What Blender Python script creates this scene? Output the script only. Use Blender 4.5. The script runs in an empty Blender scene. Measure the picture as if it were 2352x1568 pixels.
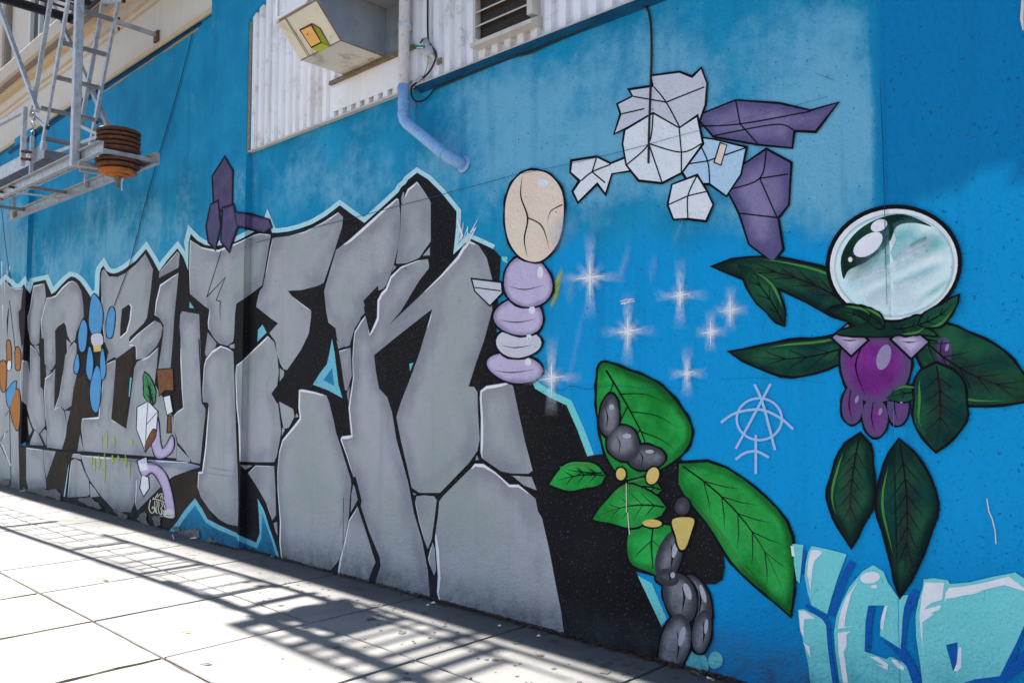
import bpy, bmesh, math, random
import numpy as np
from mathutils import Vector
from mathutils.geometry import delaunay_2d_cdt

random.seed(7); rng = np.random.default_rng(7)
S = bpy.context.scene
COL = S.collection
R = math.radians

# ------------------------------------------------------------------ camera, sky, sun, exposure
F, CX, CY = 1900.0, 1176.0, 784.0            # focal length and centre, for a picture 2352 wide
EYE, DIST = 1.6, 4.1738                      # camera height, distance to the wall (wall face is y = 0)
YAW, PITCH = math.atan2(1986, F), math.atan2(104, F)
_fh = np.array([-math.cos(YAW), math.sin(YAW), 0]); _rt = np.array([math.sin(YAW), math.cos(YAW), 0]); _u0 = np.array([0, 0, 1.])
_fw = _fh * math.cos(PITCH) + _u0 * math.sin(PITCH); _up = _u0 * math.cos(PITCH) - _fh * math.sin(PITCH)
CAM = np.array([0, -DIST, EYE])
cam = bpy.data.cameras.new('camera'); co = bpy.data.objects.new('camera', cam); COL.objects.link(co)
cam.sensor_width = 36; cam.lens = 36 * F / 2352; cam.clip_end = 2000; cam.clip_start = 0.05
co.location = CAM
from mathutils import Matrix
co.rotation_euler = Matrix((_rt, _up, -_fw)).transposed().to_euler()
S.camera = co
S.render.resolution_x, S.render.resolution_y = 1024, 682

SUN = Vector((-1.02, 0.018, 1.0)).normalized()      # direction towards the sun: along the street, just behind the wall
w = bpy.data.worlds.new('World'); S.world = w; w.use_nodes = True
nt = w.node_tree; bg = nt.nodes['Background']
sky = nt.nodes.new('ShaderNodeTexSky'); sky.sky_type = 'NISHITA'; sky.sun_disc = False
sky.sun_elevation = math.asin(SUN.z); sky.sun_rotation = math.atan2(SUN.x, SUN.y)
nt.links.new(sky.outputs[0], bg.inputs[0]); bg.inputs[1].default_value = 0.05
sl = bpy.data.lights.new('sun', 'SUN'); sl.energy = 5.0; sl.angle = R(0.53); sl.color = (1, 0.93, 0.82)
so = bpy.data.objects.new('sun', sl); COL.objects.link(so); so.rotation_euler = SUN.to_track_quat('Z', 'Y').to_euler()
S.view_settings.view_transform = 'Standard'; S.view_settings.look = 'None'
S.view_settings.exposure = 2.2; S.view_settings.gamma = 1; S.view_settings.use_curve_mapping = False

# ------------------------------------------------------------------ helpers
def link(o, parent=None):
    COL.objects.link(o)
    if parent: o.parent = parent
    return o
def tag(o, label=None, cat=None, group=None, kind=None):
    for k, v in (('label', label), ('category', cat), ('group', group), ('kind', kind)):
        if v: o[k] = v
    return o
def empty(name, loc=(0, 0, 0), parent=None):
    o = bpy.data.objects.new(name, None); o.location = loc; o.empty_display_size = .1
    return link(o, parent)
def mesh(name, V, Fc, mats, parent=None, mi=None, attrs=None, smooth=False, origin=None):
    me = bpy.data.meshes.new(name)
    V = [tuple(map(float, v)) for v in V]
    if origin is not None: V = [(v[0]-origin[0], v[1]-origin[1], v[2]-origin[2]) for v in V]
    me.from_pydata(V, [], [tuple(map(int, f)) for f in Fc])
    for m in (mats if isinstance(mats, (list, tuple)) else [mats]): me.materials.append(m)
    if mi is not None: me.polygons.foreach_set('material_index', np.asarray(mi, dtype=np.int32))
    for k, a in (attrs or {}).items():
        at_ = me.attributes.new(k, 'FLOAT', 'POINT'); at_.data.foreach_set('value', np.asarray(a, dtype=np.float32))
    if smooth: me.polygons.foreach_set('use_smooth', np.ones(len(me.polygons), dtype=bool))
    me.update()
    o = bpy.data.objects.new(name, me)
    if origin is not None: o.location = origin
    return link(o, parent)

class MB:
    """collects boxes, bars, tubes and lathes into one mesh"""
    def __init__(s): s.V, s.F, s.M = [], [], []
    def add(s, V, Fc, m=0):
        n = len(s.V); s.V += [tuple(v) for v in V]; s.F += [tuple(i + n for i in f) for f in Fc]; s.M += [m] * len(Fc); return s
    def box(s, x0, x1, y0, y1, z0, z1, m=0):
        V = [(x, y, z) for x in (x0, x1) for y in (y0, y1) for z in (z0, z1)]
        return s.add(V, [(0,1,3,2),(4,6,7,5),(0,4,5,1),(2,3,7,6),(0,2,6,4),(1,5,7,3)], m)
    def bar(s, p, q, a, b, side=(0,1,0), m=0):
        """rectangular bar from p to q, a wide along 'side', b the other way"""
        p, q = Vector(p), Vector(q); d = (q-p).normalized(); u = Vector(side); u = (u - d*u.dot(d)).normalized(); v = d.cross(u)
        V = [c + u*a/2*i + v*b/2*j for c in (p, q) for i, j in ((-1,-1),(1,-1),(1,1),(-1,1))]
        return s.add(V, [(3,2,1,0),(4,5,6,7),(0,1,5,4),(1,2,6,5),(2,3,7,6),(3,0,4,7)], m)
    def channel(s, p, q, h, f, t, out, m=0):
        """C section from p to q: web of height h, two flanges f long pointing along 'out' """
        p, q, out = Vector(p), Vector(q), Vector(out); up = Vector((0,0,1))
        s.bar(p, q, t, h, out, m)
        for k in (-1, 1):
            o = up*(h/2 - t/2)*k + out*(f/2 + t/2 - .0005); s.bar(p+o, q+o, f, t, out, m)
        return s
    def tube(s, pts, r, n=10, m=0, caps=True):
        pts = [Vector(p) for p in pts]; V, Fc = [], []; u = None
        for i, p in enumerate(pts):
            d = ((pts[min(i+1, len(pts)-1)] - pts[max(i-1, 0)])).normalized()
            if u is None: u = d.orthogonal().normalized()
            u = (u - d*u.dot(d)).normalized(); v = d.cross(u)
            rr = r[i] if isinstance(r, (list, tuple)) else r
            V += [p + (u*math.cos(2*math.pi*k/n) + v*math.sin(2*math.pi*k/n))*rr for k in range(n)]
        for i in range(len(pts)-1):
            for k in range(n): Fc.append((i*n+k, i*n+(k+1)%n, (i+1)*n+(k+1)%n, (i+1)*n+k))
        if caps: Fc += [tuple(range(n))[::-1], tuple((len(pts)-1)*n+k for k in range(n))]
        return s.add(V, Fc, m)
    def lathe(s, c, prof, n=40, m=0):
        c = Vector(c); V, Fc = [], []
        for r, z in prof: V += [c + Vector((r*math.cos(2*math.pi*k/n), r*math.sin(2*math.pi*k/n), z)) for k in range(n)]
        for i in range(len(prof)-1):
            for k in range(n): Fc.append((i*n+k, i*n+(k+1)%n, (i+1)*n+(k+1)%n, (i+1)*n+k))
        return s.add(V, Fc, m)
    def build(s, name, mats, parent=None, bevel=0, smooth=False, origin=None):
        o = mesh(name, s.V, s.F, mats, parent, s.M, smooth=smooth, origin=origin)
        if bevel:
            b = o.modifiers.new('edge', 'BEVEL'); b.width = bevel; b.segments = 2; b.limit_method = 'ANGLE'; b.angle_limit = R(40)
        return o

# ------------------------------------------------------------------ materials
def mat(name, c1, c2=None, scale=2.5, rough=.85, bump=.0, bscale=160, speck=0, speckcol=(.03,.03,.04), edge=None, edgew=.1, patchy=False, speckscale=46,
        metal=0, streak=None, alpha=None, pale=None, contrast=.25, spec=.3, rust=None, dirt=None, shade_stain=None, detail=6, speck2=0):
    m = bpy.data.materials.new(name); m.use_nodes = True; t = m.node_tree; N, L = t.nodes, t.links
    b = N['Principled BSDF']; b.inputs['Roughness'].default_value = rough; b.inputs['Metallic'].default_value = metal
    b.inputs['Specular IOR Level'].default_value = spec
    tc = N.new('ShaderNodeNewGeometry').outputs['Position']
    def noise(sc, det=detail, rg=.6, vec=None):
        n = N.new('ShaderNodeTexNoise'); n.inputs['Scale'].default_value = sc; n.inputs['Detail'].default_value = det; n.inputs['Roughness'].default_value = rg
        L.new(vec or tc, n.inputs['Vector']); return n.outputs['Fac']
    def ramp(x, a, bb, lo=0., hi=1.):
        r = N.new('ShaderNodeMapRange'); r.interpolation_type = 'SMOOTHSTEP'
        for i, v in ((1, a), (2, bb), (3, lo), (4, hi)): r.inputs[i].default_value = v
        L.new(x, r.inputs[0]); return r.outputs[0]
    def math_(op, x, y):
        q = N.new('ShaderNodeMath'); q.operation = op
        for i, v in enumerate((x, y)):
            if isinstance(v, (int, float)): q.inputs[i].default_value = v
            else: L.new(v, q.inputs[i])
        return q.outputs[0]
    def mix(f, x, y):
        q = N.new('ShaderNodeMix'); q.data_type = 'RGBA'
        if isinstance(f, (int, float)): q.inputs[0].default_value = f
        else: L.new(f, q.inputs[0])
        for i, v in ((6, x), (7, y)):
            if isinstance(v, tuple): q.inputs[i].default_value = (*v, 1)
            else: L.new(v, q.inputs[i])
        return q.outputs[2]
    def attr(nm):
        q = N.new('ShaderNodeAttribute'); q.attribute_name = nm; return q.outputs['Fac']
    def stretched(sx, sy, sz):
        q = N.new('ShaderNodeMapping'); q.inputs['Scale'].default_value = (sx, sy, sz); L.new(tc, q.inputs['Vector']); return q.outputs[0]
    c = c1
    if c2: c = mix(ramp(noise(scale), .5-contrast, .5+contrast), c1, c2)
    if pale:   # second paint coat brushed thinly over the first: cover given by the 'pale' attribute, broken up by noise
        a = attr('pale'); n1 = noise(1.6, 8, .62, stretched(1, 1, .8)); n2 = noise(9, 6, .65)
        f = math_('ADD', math_('MULTIPLY', a, 1.25), math_('ADD', math_('MULTIPLY', math_('SUBTRACT', n1, .5), 2.5), math_('MULTIPLY', math_('SUBTRACT', n2, .5), 1.1)))
        c = mix(ramp(f, .25, 1.15), c, pale)
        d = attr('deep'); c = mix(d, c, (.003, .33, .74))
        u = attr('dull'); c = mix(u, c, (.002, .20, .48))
    if edge:
        e = attr('edge'); j = math_('ADD', e, math_('MULTIPLY', math_('SUBTRACT', noise(3.5, 4), .5), edgew*1.6))
        g_ = ramp(j, 0, edgew); g_ = math_('MAXIMUM', g_, ramp(noise(.8, 3, .6), .42, .62)) if patchy else g_; c = mix(g_, edge, c)
    if streak: c = mix(ramp(noise(1., 5, .6, stretched(7, 7, .35)), .5, .8, 0, streak[1]), c, streak[0])
    if rust: c = mix(ramp(noise(rust[1], 8, .7), .52, .68, 0, rust[2]), c, rust[0])
    if dirt:   # splashed grime, fading out above the pavement
        z = N.new('ShaderNodeSeparateXYZ'); L.new(tc, z.inputs[0])
        f = math_('MULTIPLY', ramp(z.outputs[2], .0, dirt[1], 1, 0), ramp(noise(7, 8, .7), .3, .75, .15, 1)); c = mix(f, c, dirt[0])
    if shade_stain:   # shade along the wall foot darkened into the colour, plus random stain patches
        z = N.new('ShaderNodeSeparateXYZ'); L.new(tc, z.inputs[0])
        yy = math_('ADD', z.outputs[1], math_('MULTIPLY', math_('SUBTRACT', noise(1.7, 6, .65), .5), .9)); c = mix(ramp(yy, -.85, -.1, 0, .9), c, shade_stain)
        c = mix(ramp(noise(1.1, 5, .6), .56, .72, 0, .5), c, shade_stain)
    if speck: c = mix(ramp(noise(speckscale, 3, .6), .625, .70, 0, speck), c, speckcol)
    if speck2: c = mix(ramp(noise(95, 2, .5), .66, .70, 0, speck2), c, (.75,.78,.8))
    if isinstance(c, tuple): b.inputs['Base Color'].default_value = (*c, 1)
    else: L.new(c, b.inputs['Base Color'])
    if bump:
        bn = N.new('ShaderNodeBump'); bn.inputs['Strength'].default_value = bump; bn.inputs['Distance'].default_value = .022
        hsum = math_('ADD', math_('MULTIPLY', noise(bscale, 3, .6), .55), math_('MULTIPLY', noise(bscale*.18, 4, .6), .9))
        L.new(hsum, bn.inputs['Height']); L.new(bn.outputs[0], b.inputs['Normal'])
    if alpha:
        a = attr('a')
        if alpha != 1: a = math_('MULTIPLY', a, ramp(noise(alpha, 5), .25, .6, .35, 1))
        L.new(a, b.inputs['Alpha'])
    return m

ST = dict(bump=1.0, bscale=62, speck=.8, rough=.85, spec=.12)      # the wall's render shows through every coat of paint
M = {}
MO = dict(ST, speck=.35, speckscale=80)     # the painted motifs: finer pits, thicker paint
M['blue'] = mat('blue_wall_paint', (.003,.225,.44), (.014,.335,.585), 1.5, pale=(.155,.45,.66), streak=((.002,.15,.33), .45), dirt=((.05,.07,.10), .35), speckcol=(.01,.10,.25), **ST)
M['bluedark'] = mat('dark_blue_paint', (.004,.055,.14), (.006,.09,.2), 6, **ST)
M['tan'] = mat('bare_render', (.42,.34,.2), (.3,.25,.16), 20, bump=.5)
M['stone'] = mat('grey_stone_paint', (.355,.395,.395), (.44,.44,.485), 1.0, contrast=.17, patchy=True, edge=(.275,.28,.325), edgew=.2, streak=((.27,.275,.28), .5), dirt=((.10,.10,.11), .3), speckcol=(.12,.12,.14), **MO)
M['black'] = mat('black_paint', (.006,.006,.009), (.012,.011,.013), 2.2, dirt=((.035,.04,.05), .3), bump=.45, bscale=70, rough=.8, speck2=.10, spec=.12)
M['ink'] = mat('black_line_paint', (.005,.005,.008), bump=.3, bscale=70, rough=.8, spec=.12)
M['brownblack'] = mat('weathered_black_paint', (.022,.016,.013), (.04,.03,.022), 5, dirt=((.05,.045,.04), .5), bump=.45, bscale=70, spec=.12)
M['white'] = mat('white_line_paint', (.86,.86,.90), (.74,.74,.80), 14, spec=.12, bump=.4, bscale=70)
M['halo'] = mat('pale_blue_paint', (.45,.74,.84), (.52,.78,.87), 5, **ST)
M['cyan'] = mat('cyan_paint', (.17,.52,.66), (.2,.56,.70), 5, **ST)
M['azure'] = mat('azure_paint', (.015,.23,.42), (.02,.27,.47), 4, dirt=((.04,.08,.12), .35), **ST)
M['teal'] = mat('teal_letter_paint', (.18,.66,.68), (.22,.71,.74), 4, dirt=((.05,.25,.33), .45), speckcol=(.03,.28,.36), **MO)
M['royal'] = mat('royal_blue_paint', (.006,.10,.42), (.008,.125,.46), 5, **ST)
M['green'] = mat('green_leaf_paint', (.008,.23,.03), (.03,.46,.085), 3, edge=(.006,.10,.016), edgew=.06, contrast=.16, patchy=True, **MO)
M['dkgreen'] = mat('dark_green_leaf_paint', (.004,.045,.04), (.018,.115,.05), 4, edge=(.002,.016,.017), edgew=.05, contrast=.14, patchy=True, **MO)
M['rim'] = mat('light_green_line_paint', (.045,.20,.04), (.07,.26,.05), 12, bump=.4)
M['purple'] = mat('magenta_purple_paint', (.16,.018,.20), (.28,.04,.32), 4, edge=(.12,.07,.20), edgew=.07, contrast=.16, **MO)
M['pebble'] = mat('grey_pebble_paint', (.15,.15,.175), (.30,.30,.34), 4, edge=(.05,.05,.065), edgew=.07, contrast=.16, **MO)
M['pebblelight'] = mat('pebble_shine_paint', (.45,.45,.52), bump=.4)
M['yellow'] = mat('yellow_paint', (.72,.52,.14), (.76,.57,.2), 9, **MO)
M['lilac'] = mat('lilac_paint', (.55,.46,.68), (.62,.54,.74), 7, edge=(.34,.27,.46), edgew=.04, **MO)
M['violet'] = mat('violet_paint', (.16,.14,.30), (.26,.225,.41), 3, contrast=.16, edge=(.11,.09,.23), edgew=.08, **MO)
M['deepviolet'] = mat('deep_violet_paint', (.085,.065,.15), (.12,.10,.20), 8, edge=(.04,.03,.08), edgew=.025, **MO)
M['ice'] = mat('ice_white_paint', (.82,.85,.90), (.76,.80,.87), 6, **MO)
M['icegrey'] = mat('ice_grey_paint', (.60,.60,.70), (.66,.66,.74), 6, **MO)
M['iceblue'] = mat('ice_blue_paint', (.46,.66,.86), (.50,.69,.88), 6, **MO)
M['cream'] = mat('cream_pink_paint', (.86,.74,.60), (.88,.66,.56), 3, **MO)
M['sky'] = mat('sky_blue_paint', (.07,.30,.60), (.08,.34,.66), 8, bump=.4)
M['orange'] = mat('orange_paint', (.48,.19,.04), (.38,.13,.03), 14, bump=.4)
M['woodbrown'] = mat('brown_paint', (.25,.09,.03), (.14,.05,.02), 14, bump=.4)
M['moss'] = mat('green_paint', (.03,.22,.08), (.05,.28,.1), 14, bump=.4)
M['acid'] = mat('acid_green_paint', (.42,.52,.03), bump=.3, alpha=14)
M['glow'] = mat('white_spray_mist', (.78,.86,.95), bump=.3, bscale=70, alpha=30)
M['mist'] = mat('pale_blue_spray', (.22,.50,.74), bump=.4, bscale=70, alpha=9)
M['leafmist'] = mat('light_green_mist', (.06,.55,.10), bump=.4, bscale=70, alpha=5)
M['grime'] = mat('dark_grime', (.03,.03,.032), alpha=20)
M['tagwhite'] = mat('cream_marker', (.72,.68,.58), bump=.3)
M['lavline'] = mat('lavender_spray_line', (.34,.52,.80), bump=.3, bscale=70)
M['tealmist'] = mat('teal_spray', (.16,.58,.60), bump=.3, bscale=70, alpha=9)
M['pearl'] = mat('pearl_teal_paint', (.62,.83,.85), (.86,.90,.93), 1.6, edge=(.3,.55,.58), edgew=.015, contrast=.2, bump=.45, bscale=70)
M['chip'] = mat('bare_crumbling_plaster', (.10,.095,.095), (.22,.21,.20), 25, bump=.9, bscale=60)
M['concrete'] = mat('pavement_concrete', (.215,.215,.218), (.15,.152,.158), 1.1, bump=.25, bscale=120, speck=.4, speckcol=(.18,.16,.14), shade_stain=(.06,.062,.068), rough=.9, contrast=.3)
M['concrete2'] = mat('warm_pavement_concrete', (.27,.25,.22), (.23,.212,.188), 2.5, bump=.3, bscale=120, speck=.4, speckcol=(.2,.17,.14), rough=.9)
M['joint'] = mat('joint_filler', (.05,.04,.035), bump=.4)
M['asphalt'] = mat('asphalt', (.05,.05,.052), (.065,.064,.062), 20, bump=.5, bscale=200)
M['kerb'] = mat('kerb_concrete', (.36,.35,.33), bump=.3)
M['creamwall'] = mat('cream_facade_paint', (.74,.65,.56), (.70,.61,.53), 1.5, bump=.15, bscale=90, streak=((.42,.35,.28), .25))
M['creamtrim'] = mat('cream_trim_paint', (.66,.57,.47), (.6,.5,.4), 5, bump=.1, streak=((.35,.27,.18), .3))
M['ochre'] = mat('ochre_trim_paint', (.62,.44,.24), (.66,.52,.34), 4)
M['brick'] = mat('brown_render', (.30,.24,.20), (.25,.2,.17), 9, bump=.4)
M['winwhite'] = mat('window_paint', (.72,.70,.66), bump=.1)
M['glass'] = mat('dark_window_glass', (.025,.03,.035), rough=.12, spec=.5)
M['siding'] = mat('white_sheet_metal', (.84,.83,.87), (.78,.77,.81), 3, rough=.5, bump=.05, bscale=20, streak=((.46,.42,.39), .6), rust=((.30,.24,.18), 6, .4))
M['panel'] = mat('white_flat_sheet', (.82,.81,.85), (.84,.84,.88), 3, rough=.5, streak=((.52,.45,.38), .35), rust=((.42,.34,.26), 3, .25))
M['galv'] = mat('galvanised_sheet', (.23,.265,.32), (.36,.38,.41), 2.2, rough=.42, metal=.35, bump=.08, bscale=14, streak=((.16,.15,.14), .7), rust=((.2,.13,.07), 7, .35))
M['galvend'] = mat('galvanised_end_sheet', (.62,.58,.50), (.70,.63,.52), 2.6, rough=.45, metal=.15, bump=.08, bscale=14, streak=((.34,.26,.16), .65), rust=((.22,.14,.06), 6, .55))
M['seam'] = mat('rusty_seam', (.16,.10,.06), (.28,.22,.15), 30, bump=.6)
M['steel'] = mat('galvanised_steel_tube', (.46,.475,.51), (.31,.32,.345), 14, rough=.45, metal=.25, rust=((.26,.19,.13), 14, .35))
M['tread'] = mat('grey_steel_tread', (.17,.175,.19), (.24,.24,.25), 9, rough=.6, metal=.2)
M['darksteel'] = mat('dark_painted_steel', (.02,.02,.024), (.03,.03,.034), 9, rough=.5)
M['rustiron'] = mat('rusty_cast_iron', (.085,.028,.02), (.15,.06,.03), 16, rough=.75, bump=.4, bscale=60, rust=((.28,.14,.04), 24, .5))
M['rustorange'] = mat('orange_rusty_iron', (.36,.10,.025), (.45,.15,.04), 14, rough=.75, bump=.4, bscale=60)
M['pipewhite'] = mat('white_pipe_paint', (.68,.69,.75), (.6,.61,.68), 12, rough=.5, bump=.1, bscale=30, rust=((.16,.10,.07), 22, .55))
M['pipeblue'] = mat('pale_blue_pipe_paint', (.20,.40,.70), (.27,.47,.74), 12, rough=.5, bump=.15, bscale=30, rust=((.05,.12,.2), 25, .5))
M['screen'] = mat('dark_vent_screen', (.035,.03,.028), (.06,.05,.045), 160, bump=.5)
M['louver'] = mat('vent_frame_metal', (.60,.56,.52), (.52,.48,.44), 8, rough=.45, streak=((.3,.24,.18), .5))
M['rubber'] = mat('black_rubber', (.012,.012,.014), rough=.5)
M['plastic'] = mat('grey_plastic', (.42,.44,.46), rough=.5)
M['greentag'] = mat('green_plastic_tag', (.01,.24,.14), rough=.5)
M['boxorange'] = mat('orange_panel_paint', (.78,.42,.12), (.82,.5,.18), 20)
M['boxgreen'] = mat('lime_paint', (.38,.44,.05), bump=.1)
M['boxgreen2'] = mat('olive_paint', (.25,.30,.03), bump=.1)
M['boxbrown'] = mat('brown_line', (.10,.02,.015))
M['paper'] = mat('white_paper', (.75,.75,.74))
M['leaf'] = mat('dry_leaf', (.10,.07,.03), (.16,.1,.04), 40)
M['leafyellow'] = mat('yellow_dry_leaf', (.5,.33,.05))
M['gum'] = mat('old_gum', (.05,.05,.055), (.08,.08,.085), 30)
M['debris'] = mat('brown_dead_leaves', (.09,.035,.02), (.05,.04,.03), 40, bump=.5)

# ------------------------------------------------------------------ from the survey photograph to the wall
def ray(px, py): return _fw + _rt*((px-CX)/F) + _up*((CY-py)/F)
def on_plane(px, py, pt, n):
    r = ray(px, py); n = np.array(n, float); t = ((np.array(pt, float)-CAM) @ n)/(r @ n); return CAM + r*t
def at(px, py, y=0.): return on_plane(px, py, (0, y, 0), (0, 1, 0))
def atx(px, py, x): return on_plane(px, py, (x, 0, 0), (1, 0, 0))
def ground(px, py, z=0.): return on_plane(px, py, (0, 0, z), (0, 0, 1))
def proj(V):
    d = np.asarray(V) - CAM; z = d @ _fw; return CX + F*(d @ _rt)/z, CY - F*(d @ _up)/z
def pairs(a): return [(a[i], a[i+1]) for i in range(0, len(a), 2)]
def _fr(x0, y0, s): return lambda *a: [(x0+u*s, y0+v*s) for u, v in pairs(a)]
P = _fr(0, 0, 1)
def T(i, j): return _fr(588*i, 392.1*j, .25)
t01, t11, t21, t31, t02, t12, t22, t32, t03, t13, t23, t33 = (T(i, j) for j in (1, 2, 3) for i in range(4))
t10, t20, t00 = T(1, 0), T(2, 0), T(0, 0)
c1 = _fr(0, 516.8, .1831); c2 = _fr(229.7, 775.2, .29296); c3 = _fr(0, 775.2, .25634); c4 = _fr(459.4, 516.8, .29296); c5 = _fr(516.8, 918.7, .29296)

# relief of the wall: pilasters and plinth stand PR proud of the bays
PR = 0.07; K = DIST/(DIST-PR)
XP2R, XP2L, XP1R, XP1L, XSEAM = -7.65, -8.46, -14.6, -15.45, -1.44
ZPL, ZPB, ZTOP = .694, .745, 3.985
zv = EYE + (ZPL-EYE)*K
ZONES = [  # x range and z range as seen against the wall plane, then the plane really there
    (XSEAM, 50, -9, 50, (0, -.008, 0), (0, 1, 0)),
    (XP2R, XSEAM, -9, 50, (0, 0, 0), (0, 1, 0)),
    (XP2R*K, XP2R, -9, 50, (XP2R, 0, 0), (1, 0, 0)),
    (XP2L*K, XP2R*K, -9, 50, (0, -PR, 0), (0, 1, 0)),
    (XP1R, XP2L*K, ZPB, 50, (0, 0, 0), (0, 1, 0)),
    (XP1R, XP2L*K, zv, ZPB, (0, -PR, ZPL), (0, ZPB-ZPL, -PR)),
    (-99, XP2L*K, -9, zv, (0, -PR, 0), (0, 1, 0)),
    (XP1R*K, XP1R, zv, 50, (XP1R, 0, 0), (1, 0, 0)),
    (-99, XP1R*K, zv, 50, (0, -PR, 0), (0, 1, 0)),
]
XL = sorted({z[i] for z in ZONES for i in (0, 1) if abs(z[i]) < 40}); ZL = sorted({z[i] for z in ZONES for i in (2, 3) if abs(z[i]) < 9 and z[i] > -5})
LAYER = .0008

def spline(pts, closed=True, n=6):
    p = np.array(pts, float); m = len(p); out = []
    for i in range(m if closed else m-1):
        g = lambda k: p[k % m] if closed else p[min(max(k, 0), m-1)]
        a, b, c, d = g(i-1), g(i), g(i+1), g(i+2)
        for s in range(n):
            t = s/n; out.append(.5*((2*b)+(-a+c)*t+(2*a-5*b+4*c-d)*t*t+(-a+3*b-3*c+d)*t**3))
    if not closed: out.append(p[-1])
    return [tuple(q) for q in out]
def wallxz(poly): return np.array([at(*p)[[0, 2]] for p in poly])
def dens(p, step, closed=True):
    out = []; n = len(p)
    for i in range(n if closed else n-1):
        a, b = p[i], p[(i+1) % n]; k = max(1, int(np.hypot(*(b-a))/step)); out += [a+(b-a)*s/k for s in range(k)]
    if not closed: out.append(p[-1])
    return np.array(out)
def inside(q, poly):
    x, y = q[:, 0], q[:, 1]; r = np.zeros(len(q), bool); n = len(poly)
    for i in range(n):
        (x0, y0), (x1, y1) = poly[i], poly[(i+1) % n]
        c = (y0 > y) != (y1 > y)
        with np.errstate(divide='ignore', invalid='ignore'): r ^= c & (x < (x1-x0)*(y-y0)/(y1-y0)+x0)
    return r
def segdist(q, poly):
    d = np.full(len(q), 9.)
    for i in range(len(poly)):
        a, b = poly[i], poly[(i+1) % len(poly)]; ab = b-a; t = np.clip(((q-a) @ ab)/max(ab @ ab, 1e-12), 0, 1)
        d = np.minimum(d, np.hypot(*(q-a-t[:, None]*ab).T))
    return d
EPS = [0]
def lift(layer):
    EPS[0] = (EPS[0]+1) % 97; return layer*LAYER + EPS[0]*7e-6      # no two coats share a plane
def fill(poly, layer, grid=None):
    """one coat of paint: polygon in wall coordinates -> vertices lying on the wall's relief, faces, distance to the outline"""
    poly = np.array([p for i, p in enumerate(poly) if np.hypot(*(p-poly[i-1])) > 1e-4])
    (x0, z0), (x1, z1) = poly.min(0), poly.max(0); pts = [tuple(p) for p in poly]; n = len(pts)
    edges = [(i, (i+1) % n) for i in range(n)]
    if grid:
        gx, gz = np.meshgrid(np.arange(x0+grid*.4, x1, grid), np.arange(z0+grid*.4, z1, grid)); q = np.c_[gx.ravel(), gz.ravel()]
        if len(q):
            q = q + rng.uniform(-.2, .2, q.shape)*grid; q = q[inside(q, poly)]
            if len(q): q = q[segdist(q, poly) > grid*.35]; pts += [tuple(p) for p in q]
    for x in XL:
        if x0 < x < x1: edges.append((len(pts), len(pts)+1)); pts += [(x, z0-.01), (x, z1+.01)]
    for z in ZL:
        if z0 < z < z1 and x0 < XP2L*K: edges.append((len(pts), len(pts)+1)); pts += [(x0-.01, z), (x1+.01, z)]
    v, _, f, *_ = delaunay_2d_cdt([Vector(p) for p in pts], edges, [], 0, 1e-5)
    v = np.array([tuple(p) for p in v]); f = np.array([t for t in f if len(t) == 3])
    if not len(f): return [], [], []
    cen = v[f].mean(1); keep = inside(cen, poly); f, cen = f[keep], cen[keep]
    e = segdist(v, poly) if grid else np.zeros(len(v))
    V, Fc, E = [], [], []; up = lift(layer)
    for xa, xb, za, zb, pt, nn in ZONES:
        s = (cen[:, 0] >= xa) & (cen[:, 0] < xb) & (cen[:, 1] >= za) & (cen[:, 1] < zb)
        if not s.any(): continue
        fs = f[s]; u, inv = np.unique(fs, return_inverse=True); inv = inv.reshape(fs.shape)
        nn = np.array(nn, float); nn /= np.linalg.norm(nn)
        if (CAM - np.array(pt)) @ nn < 0: nn = -nn
        p0 = np.array(pt) + nn*up
        r = np.c_[v[u][:, 0], np.zeros(len(u)), v[u][:, 1]] - CAM; t = ((p0-CAM) @ nn)/(r @ nn); W = CAM + r*t[:, None]
        b = len(V); V += [tuple(w_) for w_ in W]; E += list(e[u])
        A = W[inv]; nor = np.cross(A[:, 1]-A[:, 0], A[:, 2]-A[:, 0]) @ nn
        for tri, s_ in zip(inv, nor): Fc.append(tuple(b+i for i in (tri if s_ > 0 else tri[::-1])))
    return V, Fc, E
def ribbon(pts, wid, closed=False, n=0):
    """outline polygon of a brush stroke: points on the photograph, width(s) in the same units, pointed where the width is 0"""
    if n: pts = spline(pts, closed, n)
    p = np.array(pts, float); m = len(p)
    if np.isscalar(wid): wd = np.full(m, wid, float)
    else: wd = np.interp(np.linspace(0, 1, m), np.linspace(0, 1, len(wid)), wid)
    L_, R_ = [], []
    for i in range(m):
        a = p[i]-p[i-1] if (i or closed) else p[1]-p[0]; b = p[(i+1) % m]-p[i] if (i < m-1 or closed) else p[-1]-p[-2]
        a = a/max(np.hypot(*a), 1e-9); b = b/max(np.hypot(*b), 1e-9); t = a+b; t = t/max(np.hypot(*t), 1e-9); nrm = np.array([-t[1], t[0]])
        k = min(1/max(abs(a @ t), .35), 2.4); L_.append(p[i]+nrm*wd[i]/2*k); R_.append(p[i]-nrm*wd[i]/2*k)
    return L_, R_
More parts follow.
